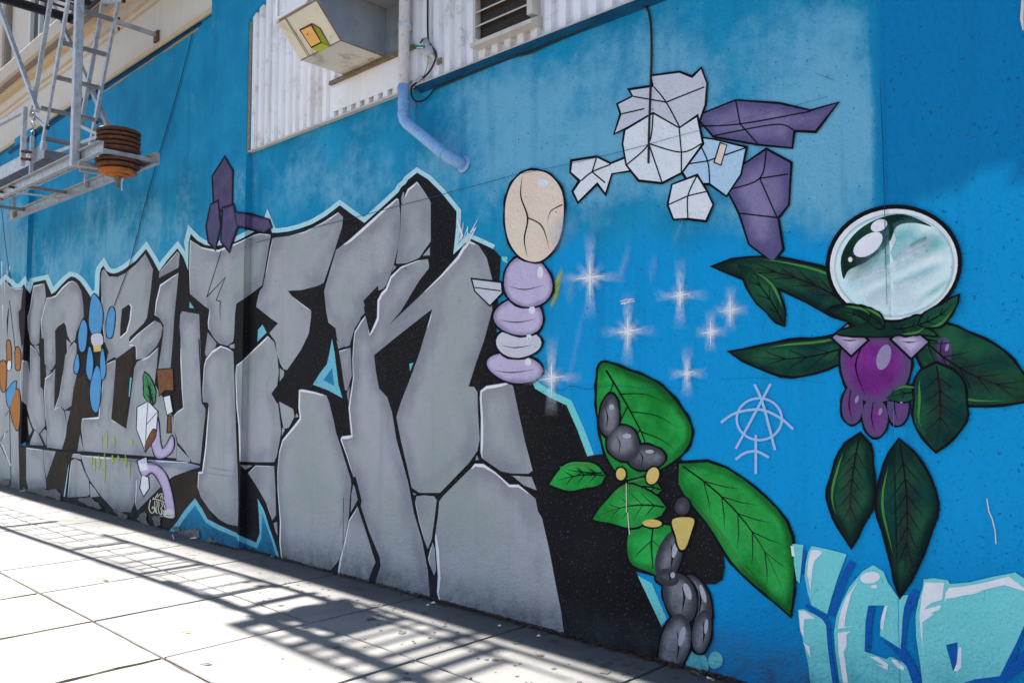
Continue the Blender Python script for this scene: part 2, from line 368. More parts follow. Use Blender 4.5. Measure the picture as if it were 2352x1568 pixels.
class Paint:
    """several coats of paint that make one painted piece, one mesh"""
    def __init__(s): s.V, s.F, s.E, s.MI, s.mats, s.A = [], [], [], [], [], []
    def _m(s, k):
        if k not in s.mats: s.mats.append(k)
        return s.mats.index(k)
    def raw(s, V, Fc, E, k, a=None):
        b = len(s.V); s.V += V; s.F += [tuple(i+b for i in f) for f in Fc]; s.E += list(E); s.MI += [s._m(k)]*len(Fc); s.A += list(a) if a is not None else [1.]*len(V); return s
    def poly(s, pts, k, layer, grid=None, smooth=0):
        if smooth: pts = spline(pts, True, smooth)
        V, Fc, E = fill(wallxz(pts), layer, grid); return s.raw(V, Fc, E, k)
    def stroke(s, pts, wid, k, layer, closed=False, n=0):
        L_, R_ = ribbon(pts, wid, closed, n); m = len(L_)
        for i in range(m if closed else m-1):
            j = (i+1) % m; q = [L_[i], L_[j], R_[j], R_[i]]
            if np.hypot(*(L_[i]-R_[i])) < .02: q = [L_[i], L_[j], R_[j]]
            if np.hypot(*(L_[j]-R_[j])) < .02: q = [L_[i], L_[j], R_[i]]
            V, Fc, E = fill(wallxz(q), layer); s.raw(V, Fc, E, k)
        return s
    def soft(s, fn, k, layer):
        """sprayed mist: fn() gives rows of (px, py, cover); joined as a grid"""
        up = lift(layer); rows = fn(); nr, nc = len(rows), len(rows[0]); xz = wallxz([q[:2] for r in rows for q in r])
        V = []
        for x, z in xz:
            for xa, xb, za, zb, pt, nn in ZONES:
                if xa <= x < xb and za <= z < zb: break
            nn = np.array(nn, float); nn /= np.linalg.norm(nn)
            if (CAM - np.array(pt)) @ nn < 0: nn = -nn
            r = np.array([x, 0, z])-CAM; p0 = np.array(pt)+nn*up; V.append(tuple(CAM + r*(((p0-CAM) @ nn)/(r @ nn))))
        Fc = [(i*nc+j, i*nc+j+1, (i+1)*nc+j+1, (i+1)*nc+j) for i in range(nr-1) for j in range(nc-1)]
        return s.raw(V, Fc, [0]*len(V), k, [q[2] for r in rows for q in r])
    def build(s, name, parent, label=None):
        o = mesh(name, s.V, s.F, [M[k] for k in s.mats], parent, s.MI, dict(edge=s.E, a=s.A))
        return tag(o, label)
def disc(cx, cy, rx, ry=None, n=28, wob=0, rot=0):
    ry = ry or rx; c, s_ = math.cos(rot), math.sin(rot); o = []
    for i in range(n):
        a = 2*math.pi*i/n; r = 1+wob*math.sin(2*a+cx)+wob*.6*math.sin(3*a+cy); x, y = rx*r*math.cos(a), ry*r*math.sin(a); o.append((cx+x*c-y*s_, cy+x*s_+y*c))
    return o
def grow(pts, w_):
    p = np.array(pts, float); ar = sum(p[i-1][0]*p[i][1]-p[i][0]*p[i-1][1] for i in range(len(p))); sg = 1 if ar > 0 else -1; out = []
    for i in range(len(p)):
        a = p[i]-p[i-1]; b = p[(i+1) % len(p)]-p[i]; a = a/max(np.hypot(*a), 1e-9); b = b/max(np.hypot(*b), 1e-9); t = a+b
        t = t/max(np.hypot(*t), 1e-9); k = min(1/max(abs(a @ t), .4), 2)*(1+.22*math.sin(i*1.9+p[0][0])+.12*math.sin(i*.7+p[0][1])); out.append(tuple(p[i]+np.array([t[1], -t[0]])*sg*w_*k))
    return out

# ------------------------------------------------------------------ the wall
wall = tag(empty('painted_wall', (-6, 0, 0)), 'long blue rendered street wall covered by a stone letter graffiti mural', 'wall')
wall.location = (0, 0, 0)
PALE = [(1500,260,560,300,.26), (1650,300,470,240,.5), (1230,330,260,130,.5), (1920,430,150,220,.65), (760,420,240,90,.55), (300,560,170,140,.68), (130,620,80,60,.55), (620,640,80,400,.1), (15,560,50,130,.9), (1920,90,150,130,.5), (1450,660,120,90,.3), (1340,1000,120,160,.12), (820,250,160,60,.2), (1180,210,150,60,.25)]
def sm(x, a, b): t = np.clip((x-a)/(b-a), 0, 1); return t*t*(3-2*t)
def coats(V):
    x, y = proj(V); pale = np.full(len(V), -.02)
    for cx, cy, rx, ry, w_ in PALE: pale = pale + w_*np.exp(-((x-cx)/rx)**2-((y-cy)/ry)**2)
    wav = 18*np.sin(x*.035)+9*np.sin(x*.09+1)
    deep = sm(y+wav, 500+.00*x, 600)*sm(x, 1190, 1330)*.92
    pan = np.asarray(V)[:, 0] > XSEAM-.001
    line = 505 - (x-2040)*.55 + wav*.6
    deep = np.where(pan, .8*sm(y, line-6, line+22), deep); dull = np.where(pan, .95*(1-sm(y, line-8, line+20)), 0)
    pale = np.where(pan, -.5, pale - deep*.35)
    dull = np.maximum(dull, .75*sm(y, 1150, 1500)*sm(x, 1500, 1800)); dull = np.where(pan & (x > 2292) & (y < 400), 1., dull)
    return dict(pale=pale, deep=deep, dull=dull)
def face(m_, x0, x1, z0, z1, y=0., st=.08, keep=None):
    nx, nz = max(1, int((x1-x0)/st)), max(1, int((z1-z0)/st)); b = len(m_.V)
    V = [(x0+(x1-x0)*i/nx, y, z0+(z1-z0)*j/nz) for j in range(nz+1) for i in range(nx+1)]
    return m_.add(V, [(j*(nx+1)+i, j*(nx+1)+i+1, (j+1)*(nx+1)+i+1, (j+1)*(nx+1)+i) for j in range(nz) for i in range(nx)])
def wallpart(name, m_, mats=None, label=None):
    return tag(mesh(name, m_.V, m_.F, mats or M['blue'], wall, m_.M, coats(np.array(m_.V))), label)
m = MB(); face(m, XP2R, XSEAM, -.1, ZTOP, 0); m.box(XP2R, 6, .001, .25, -.1, ZTOP-.001); wallpart('wall_bay', m)
m = MB(); face(m, XSEAM, 6, -.1, ZTOP, -.008); m.add([(XSEAM, -.008, -.1), (XSEAM, .0, -.1), (XSEAM, 0, ZTOP), (XSEAM, -.008, ZTOP)], [(0,1,2,3)]); wallpart('wall_panel', m, None, 'deeper blue smooth wall panel right of the vertical joint')
m = MB(); face(m, XP1R, XP2L, ZPB, 5.9, 0, .12); wallpart('wall_bay', m)
m = MB(); face(m, -22, XP1L, ZPB, 5.9, 0, .2); wallpart('wall_bay', m)
def pilaster(x0, x1, ztop):
    m = MB(); face(m, x0, x1, -.1, ztop, -PR, .1)
    for x, s in ((x0, 0), (x1, 1)):
        m.add([(x, 0, -.1), (x, -PR, -.1), (x, -PR, ztop), (x, 0, ztop)], [(0,1,2,3) if not s else (3,2,1,0)])
    wallpart('pilaster', m)
pilaster(XP2L, XP2R, 9.9); pilaster(XP1L, XP1R, 5.74)
def plinth(x0, x1):
    m = MB(); face(m, x0, x1, -.1, ZPL, -PR, .1); n = int((x1-x0)/.1)
    V = [(x0+(x1-x0)*i/n, yy, zz) for yy, zz in ((-PR, ZPL), (0, ZPB)) for i in range(n+1)]
    m.add(V, [(i, i+1, n+2+i, n+1+i) for i in range(n)]); wallpart('plinth', m)
plinth(XP1R, XP2L); plinth(-22, XP1L)

def coat(name, key, pts, layer, label=None, grid=None, smooth=0, parent=None):
    return Paint().poly(pts, key, layer, grid, smooth).build(name, parent or wall, label)
# --- lettering: pale halo, black ground, cyan openings, grey stones
TOP = P(-30,640, 0,655) + c1(70,690, 130,735, 160,778, 215,795, 268,783, 302,742, 325,795, 378,858, 420,718, 570,686, 605,770, 645,865, 690,840, 780,740, 840,680, 890,645, 940,655, 1000,700, 1060,780, 1140,905, 1190,880, 1240,900, 1248,690, 1252,600, 1265,550, 1297,508, 1330,570, 1380,600, 1425,608, 1480,595, 1550,560) \
    + t01(1250,825, 1342,718, 1400,810, 1462,925, 1530,830, 1630,712, 1685,795, 1728,915, 1733,660, 1752,580, 1810,640, 1880,680, 1960,697, 2090,672, 2170,648, 2250,608, 2345,555) + t11(40,545, 90,520, 108,452, 148,570, 200,570, 300,558, 400,533, 520,488, 640,418, 770,318, 880,400, 995,480, 1100,388, 1200,298, 1310,195, 1335,150, 1375,120, 1395,85, 1480,18, 1580,80, 1700,200, 1842,375, 1838,520, 1812,770, 1900,690, 1962,622, 2070,668, 2180,720)
RIGHT = P(1140,760, 1150,800, 1150,862, 1205,872) + t22(190,375, 210,430, 350,515, 500,585, 600,810, 690,1050) + P(1420,1215, 1465,1321, 1518,1435, 1556,1530)
BLACK = TOP + P(1150,590) + RIGHT + P(1300,1470, 863,1352, 542,1270, 265,1190, 0,1135, -60,1120, -60,700)
halo = Paint(); halo.stroke(TOP, 21, 'halo', 2); halo.stroke(t22(180,340, 225,405, 360,490, 520,565, 630,810, 725,1060), 17, 'teal', 2)
halo.poly(t23(1155,580, 1285,650, 1420,975, 1372,1040), 'teal', 4); halo.poly(t23(985,188, 1015,192, 1020,268), 'teal', 4)
halo.build('halo_line', wall, 'pale blue outline sprayed along the top of the stone letters')
coat('letter_shadow', 'black', BLACK, 3, 'black painted block shadow behind the grey stone letters', .15)
o = Paint()
o.poly(c3(175,985, 230,985, 240,1360, 180,1345), 'brownblack', 4).poly(c3(500,1018, 645,1032, 610,1160, 570,1420, 420,1400, 415,1270), 'brownblack', 4)
o.poly(c3(640,640, 670,380, 760,330, 860,650, 880,700, 735,725, 700,1000, 560,1005, 600,860), 'brownblack', 4)
o.poly(c2(120,160, 280,70, 230,330, 205,700, 85,640), 'brownblack', 4).poly(c2(505,1155, 600,1080, 800,1020, 765,1060, 775,1200, 860,1360, 900,1440, 760,1560, 300,1420, 430,1240), 'brownblack', 4)
o.build('letter_shadow', wall, 'sun faded brownish stretch of the black letter shadow')
o = Paint()
o.poly(c2(745,1258, 800,1340, 842,1420, 930,1466, 1072,1530) + c5(100,1052, 245,1115, 272,1040, 264,870, 255,768, 300,850, 320,905, 345,990, 380,1085, 428,1240) + P(642,1295, 540,1268, 440,1245, 385,1225) + c2(560,1495, 605,1440, 665,1350), 'cyan', 4)
o.poly(c2(745,1312, 782,1372, 828,1448, 920,1503, 1072,1563) + c5(100,1100, 250,1160, 283,1085, 292,890, 330,1000, 372,1120, 412,1250) + P(640,1295, 540,1268, 440,1245, 395,1228) + c2(610,1492, 660,1420), 'azure', 5)
o.poly(c4(1035,890, 1055,1000, 1085,1250, 1117,1355, 1000,1292, 885,1250, 940,1160, 995,1090, 1015,1000), 'cyan', 4).poly(c4(1035,1120, 1052,1258, 965,1215), 'azure', 5)
o.poly(c4(490,780, 522,842, 450,914, 455,820), 'cyan', 4).poly(t12(1445,193, 1408,205, 1416,275), 'cyan', 4).poly(t01(1742,1200, 1782,1262, 1740,1258), 'cyan', 4)
o.poly(c3(620,1120, 600,1280, 580,1425, 540,1405, 580,1280), 'halo', 4).poly(c3(780,500, 800,640, 820,672, 757,672), 'halo', 4).poly(t02(1195,330, 1210,330, 1190,510, 1182,500), 'cyan', 4)
o.poly(t11(2255,790, 2310,790, 2310,850, 2265,830), 'teal', 4)
o.build('cyan_gap', wall, 'bright blue openings and zigzag edge between the stone letters')

def rim(poly, wmax, lx=-.78, lz=.62, thr=.1, seed=0):
    """white light catching the upper left edges of a stone: strips just inside the outline"""
    p = dens(poly, .035); ar = sum(p[i-1][0]*p[i][1]-p[i][0]*p[i-1][1] for i in range(len(p))); sg = 1 if ar > 0 else -1
    t = np.roll(p, -1, 0)-np.roll(p, 1, 0); t /= np.maximum(np.hypot(*t.T), 1e-9)[:, None]; nrm = np.c_[t[:, 1], -t[:, 0]]*sg
    s = np.cumsum(np.hypot(*(np.roll(p, -1, 0)-p).T)); l = nrm @ np.array([lx, lz])
    wd = wmax*np.clip((l-thr)/(1-thr), 0, 1)**.6*(.75+.35*np.sin(s*4.1+seed))*(np.sin(s*1.35+seed*1.7) > -.62)
    wd = np.convolve(np.r_[wd[-2:], wd, wd[:2]], [.15, .2, .3, .2, .15], 'valid'); ins = p-nrm*wd[:, None]; q = p - nrm*.003
    o = Paint(); n = len(p)
    for i in range(n):
        j = (i+1) % n
        if wd[i] > .006 and wd[j] > .006:
            V, Fc, E = fill(np.array([q[i], q[j], ins[j], ins[i]]), 6); o.raw(V, Fc, E, 'white')
    return o
NST = 0
def stone(pts, wmax=.032, thr=.05, label=None):
    global NST
    NST += 1; xz = wallxz(pts); d = dens(xz, .06); a = .5*abs(sum(xz[i-1][0]*xz[i][1]-xz[i][0]*xz[i-1][1] for i in range(len(xz))))
    V, Fc, E = fill(d, 5, .05 if a > .3 else .03); o = Paint().raw(V, Fc, E, 'stone').build('stone', wall, label)
    r = rim(xz, wmax if a > .08 else min(wmax, .012), thr=thr, seed=NST)
    if r.F: r.build('highlight', o)
    return o
# last letter
stone(t11(1292,252, 1312,265, 1325,400, 1322,560, 1305,700, 1268,855, 1235,955, 1195,1050, 1165,1085, 1125,1100, 1120,1055, 985,1195, 1000,1240, 985,1260, 955,1370, 905,1450, 880,1530) + t12(860,35, 820,50, 770,10) + t11(745,1545, 730,1445, 665,1395, 645,1290, 625,1105, 735,728, 850,640, 1000,505, 1150,370))
stone(t11(1480,100, 1525,160, 1590,260, 1605,290, 1605,650, 1540,740, 1500,800, 1470,815, 1380,850, 1300,855, 1285,850, 1300,750, 1325,560, 1334,320, 1375,210, 1395,165))
stone(t11(1350,195, 1362,205, 1355,270, 1337,300, 1335,255)); stone(t11(1598,702, 1598,778, 1532,780)); stone(t11(1265,868, 1290,882, 1250,930))
stone(t11(1580,812, 1590,870, 1585,900, 1500,1010, 1330,1290, 1215,1425, 1270,1372, 1500,1155, 1700,955, 1850,785, 1900,700, 1960,640, 2045,685, 2120,800, 2170,1000, 2170,1280, 2095,1560) + t12(2020,200, 1953,412, 2005,415, 2035,465, 2040,650, 2055,900, 2035,1000, 1960,1110, 1690,1388, 1500,1388, 1430,1340, 1400,1200, 1330,900, 1298,740, 1290,690, 1330,560, 1420,330, 1500,110) + t11(1560,1480, 1620,1270, 1500,1360, 1260,1550) + t12(1085,125, 1100,260, 1130,430, 1205,510, 1250,650, 1290,900, 1400,1300, 1450,1568) + c5(1545,1100, 1590,1330, 1605,1520) + P(985,1388, 860,1352) + c5(1190,1390, 1220,1300, 1215,1235, 1130,1030, 1065,830, 1072,785, 1025,600, 1005,600, 950,430, 905,310, 915,282, 990,272, 985,250, 968,60) + t12(850,600, 862,510, 890,340, 885,160, 895,0) + t11(905,1480, 960,1385, 1005,1330, 1045,1500, 1110,1350, 1115,1190, 1150,1120, 1190,1080, 1235,970, 1330,880, 1480,825), .03)
stone(t12(2010,1118, 2090,1120, 2200,1195, 2330,1310) + t22(60,1310, 215,1440, 240,1560) + t23(275,50, 340,330, 400,650, 450,900, 478,1110) + P(1290,1466, 1012,1396) + c5(1660,1500, 1668,1380, 1655,1200, 1645,1080, 1670,900, 1680,790, 1720,740, 1800,660, 1930,530), .04)
stone(t12(2115,405, 2325,372) + t22(10,410, 60,650, 120,920, 190,1185, 150,1212, 0,1210) + t12(2250,1190, 2075,1070, 2062,1020, 2065,700, 2055,520, 2060,450), .03)
stone(t22(0,1230, 180,1242, 228,1365, 110,1320)); stone(t12(2030,1040, 2048,1085, 2015,1088))
stone(c5(1500,752, 1560,744, 1640,752, 1660,782, 1640,950, 1620,1090, 1590,1168, 1560,1090, 1520,950, 1490,800), .02)
stone(c5(1628,1112, 1645,1160, 1655,1330, 1640,1375, 1605,1290, 1592,1240, 1605,1180)); stone(c5(1470,722, 1500,735, 1482,745))
# fourth letter
stone(t11(155,618, 300,600, 455,555, 620,470, 755,380, 800,425, 790,520, 745,660, 720,740, 650,950, 622,1030, 560,1060, 420,1095, 292,1103, 330,1150, 420,1220, 507,1282, 505,1350, 487,1480) + c4(848,862, 790,980, 735,1060, 683,1135, 655,1130, 630,1090, 605,1010, 590,910, 560,870, 545,845, 575,810, 612,770, 560,735, 440,640, 455,560, 470,512, 493,485, 520,350, 545,210, 566,112))
stone(c4(530,868, 430,965, 335,1060, 285,1098, 277,1180, 285,1420) + c5(105,200, 115,480, 240,485, 385,485, 405,440, 430,310, 440,240, 432,160, 415,20) + c4(605,1400, 560,1320, 605,1255, 618,1150, 605,1010, 580,915))
stone(c4(625,1120, 660,1145, 655,1185, 625,1225)); stone(c5(425,10, 535,70, 545,130, 500,215, 460,225, 440,120)); stone(c5(448,215, 470,232, 445,280)); stone(c5(560,100, 578,130, 552,135))
stone(c4(775,1290, 800,1285, 900,1305, 990,1335, 1010,1380, 1050,1540) + c5(870,250, 905,355, 985,615, 990,660, 978,780, 972,900, 925,1150, 885,1265, 815,1345) + P(760,1328, 658,1300) + c5(440,1240, 425,1110, 430,950, 412,700, 410,560, 425,400, 450,310, 530,210, 585,140, 575,60), .03)
stone(c5(1005,660, 1018,680, 1040,780, 985,880, 990,740), .02)
stone(c5(1040,830, 1055,880, 1125,1090, 1180,1270, 1165,1300, 1128,1400) + P(848,1352, 778,1332) + c5(885,1330, 900,1240, 935,1110, 970,940), .03)
stone(c5(240,510, 385,515, 395,700, 400,900, 370,940, 320,800, 240,660, 180,570), .024); stone(c5(380,962, 408,952, 413,1060, 395,1030)); stone(c5(118,508, 215,512, 160,545))
stone(c4(1090,985, 1180,960, 1190,1180, 1155,1300, 1135,1290, 1115,1150), .022); stone(c4(1070,900, 1132,952, 1085,970)); stone(c4(1150,1320, 1175,1262, 1165,1390)); stone(c4(1285,640, 1290,690, 1262,720, 1272,670))
# third letter, across the pilaster
stone(t01(1745,635, 1850,700, 1915,715, 2010,725, 2095,690, 2180,660, 2250,628, 2330,590) + c4(470,65, 555,75, 530,230, 487,472, 420,525, 345,578, 285,615, 275,690, 268,850, 260,912, 215,945, 150,928, 110,888, 65,810, 60,765, 75,660) + t01(1905,1262, 1875,1240, 1745,1130, 1738,900))
stone(c2(945,62, 1000,80, 1045,110, 1052,300, 1060,500, 1068,800, 1080,1050, 1085,1300, 1080,1475, 1000,1460, 930,1420, 860,1350, 790,1250, 765,1170, 770,1050, 800,1045, 825,850, 850,545, 842,512, 806,505, 803,400, 815,220, 830,165, 880,100))
stone(c4(60,840, 130,925, 120,960, 50,1035, 38,1000)); stone(c4(225,945, 270,930, 270,965, 240,965))
# dotted letter
stone(t01(1630,740, 1650,760, 1640,890, 1460,985, 1465,930)); stone(t01(1640,935, 1625,1100, 1600,1350, 1588,1560) + t02(1565,260, 1530,285, 1450,270, 1480,80) + t01(1500,1500, 1505,1420, 1462,1350, 1420,1325, 1432,1200, 1470,1045))
stone(t01(1675,1290, 1830,1318) + c2(785,10, 788,100, 800,510, 828,560, 822,660, 800,990, 720,975, 660,880, 610,820, 580,700, 578,610, 610,575, 652,548, 640,400, 630,180, 632,10) + t01(1650,1440, 1655,1320))
stone(c2(805,1010, 790,1015, 730,1030, 640,1055, 568,1083, 540,965, 710,985)); stone(c2(605,840, 640,880, 705,950, 705,975, 600,960))
# second letter
stone(t01(955,905, 1000,970, 1080,975, 1150,940, 1250,860, 1335,762, 1370,830, 1405,905, 1380,1150, 1350,1350, 1320,1400, 1190,1530) + t02(1180,20, 1240,32, 1070,155, 1000,100, 960,0) + t01(940,1400, 930,1100, 925,1000, 935,920))
stone(t01(1420,1375, 1475,1400, 1495,1440, 1480,1520) + t02(1460,0, 1440,40, 1375,110, 1320,155, 1250,165, 1248,50, 1180,10) + t01(1260,1500))
coat('letter_shadow', 'black', t01(1190,1222, 1208,1250, 1195,1370, 1165,1480, 1103,1535, 1105,1420, 1120,1270), 6)
coat('highlight', 'white', ribbon(t01(1190,1222, 1208,1250, 1195,1370, 1165,1480, 1103,1535), 3)[0] + ribbon(t01(1190,1222, 1208,1250, 1195,1370, 1165,1480, 1103,1535), 3)[1][::-1], 7)
stone(t02(1065,165, 985,200, 960,260, 940,400, 912,600, 905,690, 755,705, 745,790, 770,1005, 1200,1040, 1620,1070, 1625,930, 1600,800, 1590,700, 1500,520, 1425,400, 1440,240, 1455,50, 1370,130, 1260,185, 1235,240, 1195,560, 1160,800, 1022,712, 1045,450))
stone(t02(740,1042, 1100,1068, 1500,1090, 1720,1106, 1775,1170, 1590,1237, 1500,1310, 1330,1480, 1262,1550, 1240,1480, 1250,1270, 1235,1480, 1200,1566, 1060,1560, 930,1420, 830,1280, 790,1200))
stone(t02(655,1090, 690,1075, 740,1100, 770,1180, 815,1270, 825,1400, 800,1420, 620,1430, 640,1200), .022); stone(t02(825,1300, 870,1350, 915,1420, 830,1430)); stone(t02(735,850, 768,1005, 712,1005)); stone(t02(670,1030, 738,1030, 745,1080, 658,1062)); stone(t02(1000,85, 1055,140, 985,180, 965,235))
# first full letter and the one cut by the picture's edge
stone(c1(555,730, 565,780, 575,900, 545,1050, 510,1200, 495,1400, 490,1480, 440,1510, 400,1490, 375,1440, 350,1300, 345,1150, 375,1050, 400,880, 420,760, 480,745), .03)
stone(c1(585,910, 640,905, 700,880, 780,780, 860,710, 910,700, 970,730, 1020,830, 1045,1000, 1050,1150, 1000,1250, 960,1340, 940,1440, 895,1478, 850,1390, 825,1260, 800,1222, 720,1280, 690,1330, 695,1560) + c3(497,230, 470,280, 440,300, 415,260, 400,230, 397,10) + c1(560,1430, 525,1420, 512,1200, 540,1080), .03)
stone(c3(272,62, 330,120, 358,175, 362,440, 385,465, 398,650, 405,790, 350,858, 300,815, 270,740, 235,600, 192,565, 180,420, 178,330, 200,200, 250,215, 268,330, 270,200), .03)
stone(c3(495,275, 488,480, 485,640, 535,615, 575,660, 600,780, 590,880, 555,1000, 420,982, 425,830, 405,700, 395,480, 405,360, 460,320), .03)
stone(c3(665,40, 685,60, 690,330, 660,450, 640,610, 580,650, 545,615, 480,660, 530,520, 570,280, 585,160, 620,90), .03)
for q in (c3(310,830, 345,860, 390,965, 268,960, 270,930), c3(395,820, 420,830, 415,970, 360,860), c3(245,705, 290,830, 260,880), c3(585,655, 630,655, 600,780), c3(235,983, 385,1002, 395,1150, 410,1270, 415,1350, 255,1360, 235,1270), c3(390,1003, 500,1018, 415,1260, 400,1150), c3(410,260, 440,300, 460,300, 415,360), c3(595,15, 635,50, 600,130), c3(300,70, 345,70, 355,150)): stone(q, .02)
stone(P(-40,650, 0,655) + c1(60,700, 130,770, 215,800, 290,785, 275,900, 262,1050, 232,1090, 240,1290, 275,1560) + c3(205,60, 180,560, 165,860, 175,1352) + P(45,1135, 0,1125, -40,1115), .02)
o = Paint(); o.poly(c1(105,1030, 112,1060, 90,1420, 82,1200), 'ink', 6)
for a, w_ in ((c1(118,950, 150,1200, 190,1560), 1.6), (c3(85,560, 90,900, 100,1330), 1.6), (c3(0,930, 40,860, 75,830), 1.5), (c3(0,950, 60,1080, 100,1150), 1.6), (c3(50,700, 80,650), 1.4)): o.stroke(a, w_, 'ink', 6)
o.stroke(c3(20,955, 70,1090, 98,1145), 2, 'white', 6); o.stroke(c3(45,850, 35,900), 2, 'white', 6); o.build('crack_line', wall)
o = Paint()
for a, w_ in ((t01(2035,730, 1900,1160), 1.7), (t01(1900,1160, 2070,980, 1985,1190, 2025,1200, 2020,1275, 2025,1400), [2.2, 2.6, 1.8, 2, 1.4, 0]), (t02(1440,250, 1420,420), 2), (c2(775,10, 800,510), 2.5), (t12(805,1430, 802,1568), 1.2), (c5(930,760, 925,1150, 930,1210), [0, 1.4, 0])): o.stroke(a, w_, 'ink', 7)
o.stroke(t02(1905,570, 1905,610, 1870,900, 1845,1180, 1800,1190), [5, 5, 5, 6, 2], 'black', 6); o.stroke(t02(1855,565, 1910,570), 5, 'black', 6)
o.build('scratch_line', wall)

# --- painted motifs: leaves, pebbles, crystals and drops, each outlined in black
def motif(name, label): return tag(empty(name, (0, 0, 0), wall), label)
def shape(parent, name, pts, key, L=8, w_=5, sm_=5, grid=.03, veins=(), line='ink', shine=(), shk='pebblelight'):
    if sm_: pts = spline(pts, True, sm_)
    o = Paint().poly(grow(pts, w_), 'ink', L).poly(pts, key, L+1, grid)
    for a, wd in veins: o.stroke(spline(a, False, 5) if len(a) > 2 else a, wd, line, L+2)
    for a in shine: o.poly(a, shk, L+2, None)
    return o.build(name, parent)
def leaf(parent, a, b, bulge, key, bend=0., L=8, w_=5, veins=4, name='leaf', rimk='rim'):
    """leaf from stalk a to tip b (picture units), half width 'bulge', midrib and side veins"""
    a, b = np.array(a, float), np.array(b, float); d = b-a; n = np.array([-d[1], d[0]])/np.hypot(*d); ln = np.hypot(*d)
    mid = lambda t: a+d*t+n*bend*ln*4*t*(1-t)
    ts = np.linspace(0, 1, 13); wd = bulge*np.sin(np.pi*ts**.8)**.8*(1+.12*np.sin(ts*9+a[0]))
    up = [tuple(mid(t)+n*w) for t, w in zip(ts, wd)]; lo = [tuple(mid(t)-n*w) for t, w in zip(ts, wd)]
    pts = up + lo[-2:0:-1]; o = Paint().poly(grow(pts, w_), 'ink', L).poly(pts, key, L+1, .03)
    o.soft(lambda: [[(*(mid(t)+n*bulge*k*.55+d*.0), .55*(1-abs(k))*math.sin(math.pi*t)) for k in (-1, -.5, 0, .5, 1)] for t in np.linspace(.05, .9, 8)], 'leafmist' if key == 'green' else 'grime', L+1.5) if bulge > 40 else None
    rb = [tuple(mid(t)) for t in np.linspace(.02, .92, 9)]; o.stroke(rb, [3.5, 4, 2, 0], 'ink', L+2)
    if rimk: o.stroke([tuple(mid(t)+n*w*.82) for t, w in zip(ts[2:10], wd[2:10])], [0, 5, 6, 4, 0], rimk, L+2)
    for k in range(veins):
        t = .15+.62*k/max(veins, 1)
        for s in (1, -1): q = mid(t); e_ = mid(min(t+.16, .97))+n*s*np.interp(t+.16, ts, wd)*.7; o.stroke([tuple(q), tuple((q+e_)/2+d*.01), tuple(e_)], [2.4, 2, 0], 'ink', L+2)
    return o.build(name, parent)

g = motif('painted_leaf_plant', 'painted bright green leaf plant with grey pebbles and yellow buds')
shape(g, 'backing', P(1290,1080, 1400,1040, 1560,1050, 1640,1180, 1660,1330, 1560,1330, 1440,1300, 1410,1200), 'black', 7, 0, 4, None)
leaf(g, (1560,1065), (1815,1412), 78, 'green', -.10, 8, 6, 5)
shape(g, 'leaf', P(1383,834, 1440,850, 1510,880, 1562,935, 1588,988, 1568,1040, 1500,1085, 1440,1100, 1395,1050, 1374,960, 1372,885), 'green', 9, 6, 5, .03, [(P(1392,850, 1440,930, 1480,1010, 1490,1080), [5, 4, 3, 0]), (P(1425,905, 1480,905, 1530,925), [3, 2, 0]), (P(1450,945, 1510,955, 1560,985), [3, 2, 0]), (P(1470,990, 1520,1010, 1550,1035), [3, 2, 0]), (P(1408,880, 1396,930, 1398,980), [3, 2, 0]), (P(1440,935, 1420,985, 1425,1030), [3, 2, 0]), (P(1470,985, 1450,1030, 1455,1065), [3, 2, 0])])
for cx, cy, rx, ry, ro in ((1400,955,24,46,.1), (1432,1018,40,38,.3), (1484,1050,40,30,-.1)): shape(g, 'pebble', disc(cx, cy, rx, ry, 22, .07, ro), 'pebble', 12, 5, 0, .02, [(P(cx-rx*.5,cy-ry*.6, cx-rx*.2,cy, cx-rx*.3,cy+ry*.7), [0, 3, 0])], shine=[disc(cx+rx*.2, cy-ry*.45, rx*.25, ry*.14, 12)])
leaf(g, (1390,1092), (1262,1112), 34, 'green', .08, 12, 5, 3); leaf(g, (1385,1085), (1285,1072), 18, 'green', -.05, 11, 4, 2)
leaf(g, (1530,1165), (1362,1192), 46, 'green', .10, 13, 5, 4)
leaf(g, (1520,1125), (1415,1128), 20, 'green', .1, 12, 4, 2)
shape(g, 'leaf', P(1447,1218, 1500,1206, 1550,1212, 1545,1260, 1525,1320, 1490,1312, 1446,1287), 'green', 11, 5, 4, .03, [(P(1500,1212, 1496,1250, 1500,1305), [3, 4, 2]), (P(1498,1240, 1470,1265, 1456,1282), [2, 2, 0]), (P(1498,1240, 1525,1265), [2, 0])])
for c_ in (disc(1426, 1088, 11, 14), disc(1499, 1092, 14, 20, rot=.35), disc(1498, 1201, 22, 9, rot=.05)): shape(g, 'bud', c_, 'yellow', 14, 4, 0, .02)
shape(g, 'bud', P(1545,1192, 1592,1190, 1588,1220, 1574,1258, 1560,1258, 1552,1230), 'yellow', 14, 5, 4, .02)
shape(g, 'pebble', disc(1567, 1162, 17, 21, 18, .04), 'pebble', 14, 4, 0, .02)
for cx, cy, rx, ry, ro in ((1537,1275,30,58,.25), (1533,1325,27,20,.1), (1562,1372,38,58,-.35), (1602,1378,28,62,-.3), (1550,1478,36,68,.22), (1612,1450,22,50,.12)):
    shape(g, 'pebble', disc(cx, cy, rx, ry, 24, .04, ro), 'pebble', 10 if cx > 1590 else 11, 5, 0, .02, [(P(cx+rx*.1,cy-ry*.5, cx+rx*.25,cy, cx+rx*.1,cy+ry*.6), [0, 5, 0])], shine=[disc(cx+rx*.45, cy-ry*.25, rx*.2, ry*.35, 14, 0, ro)])

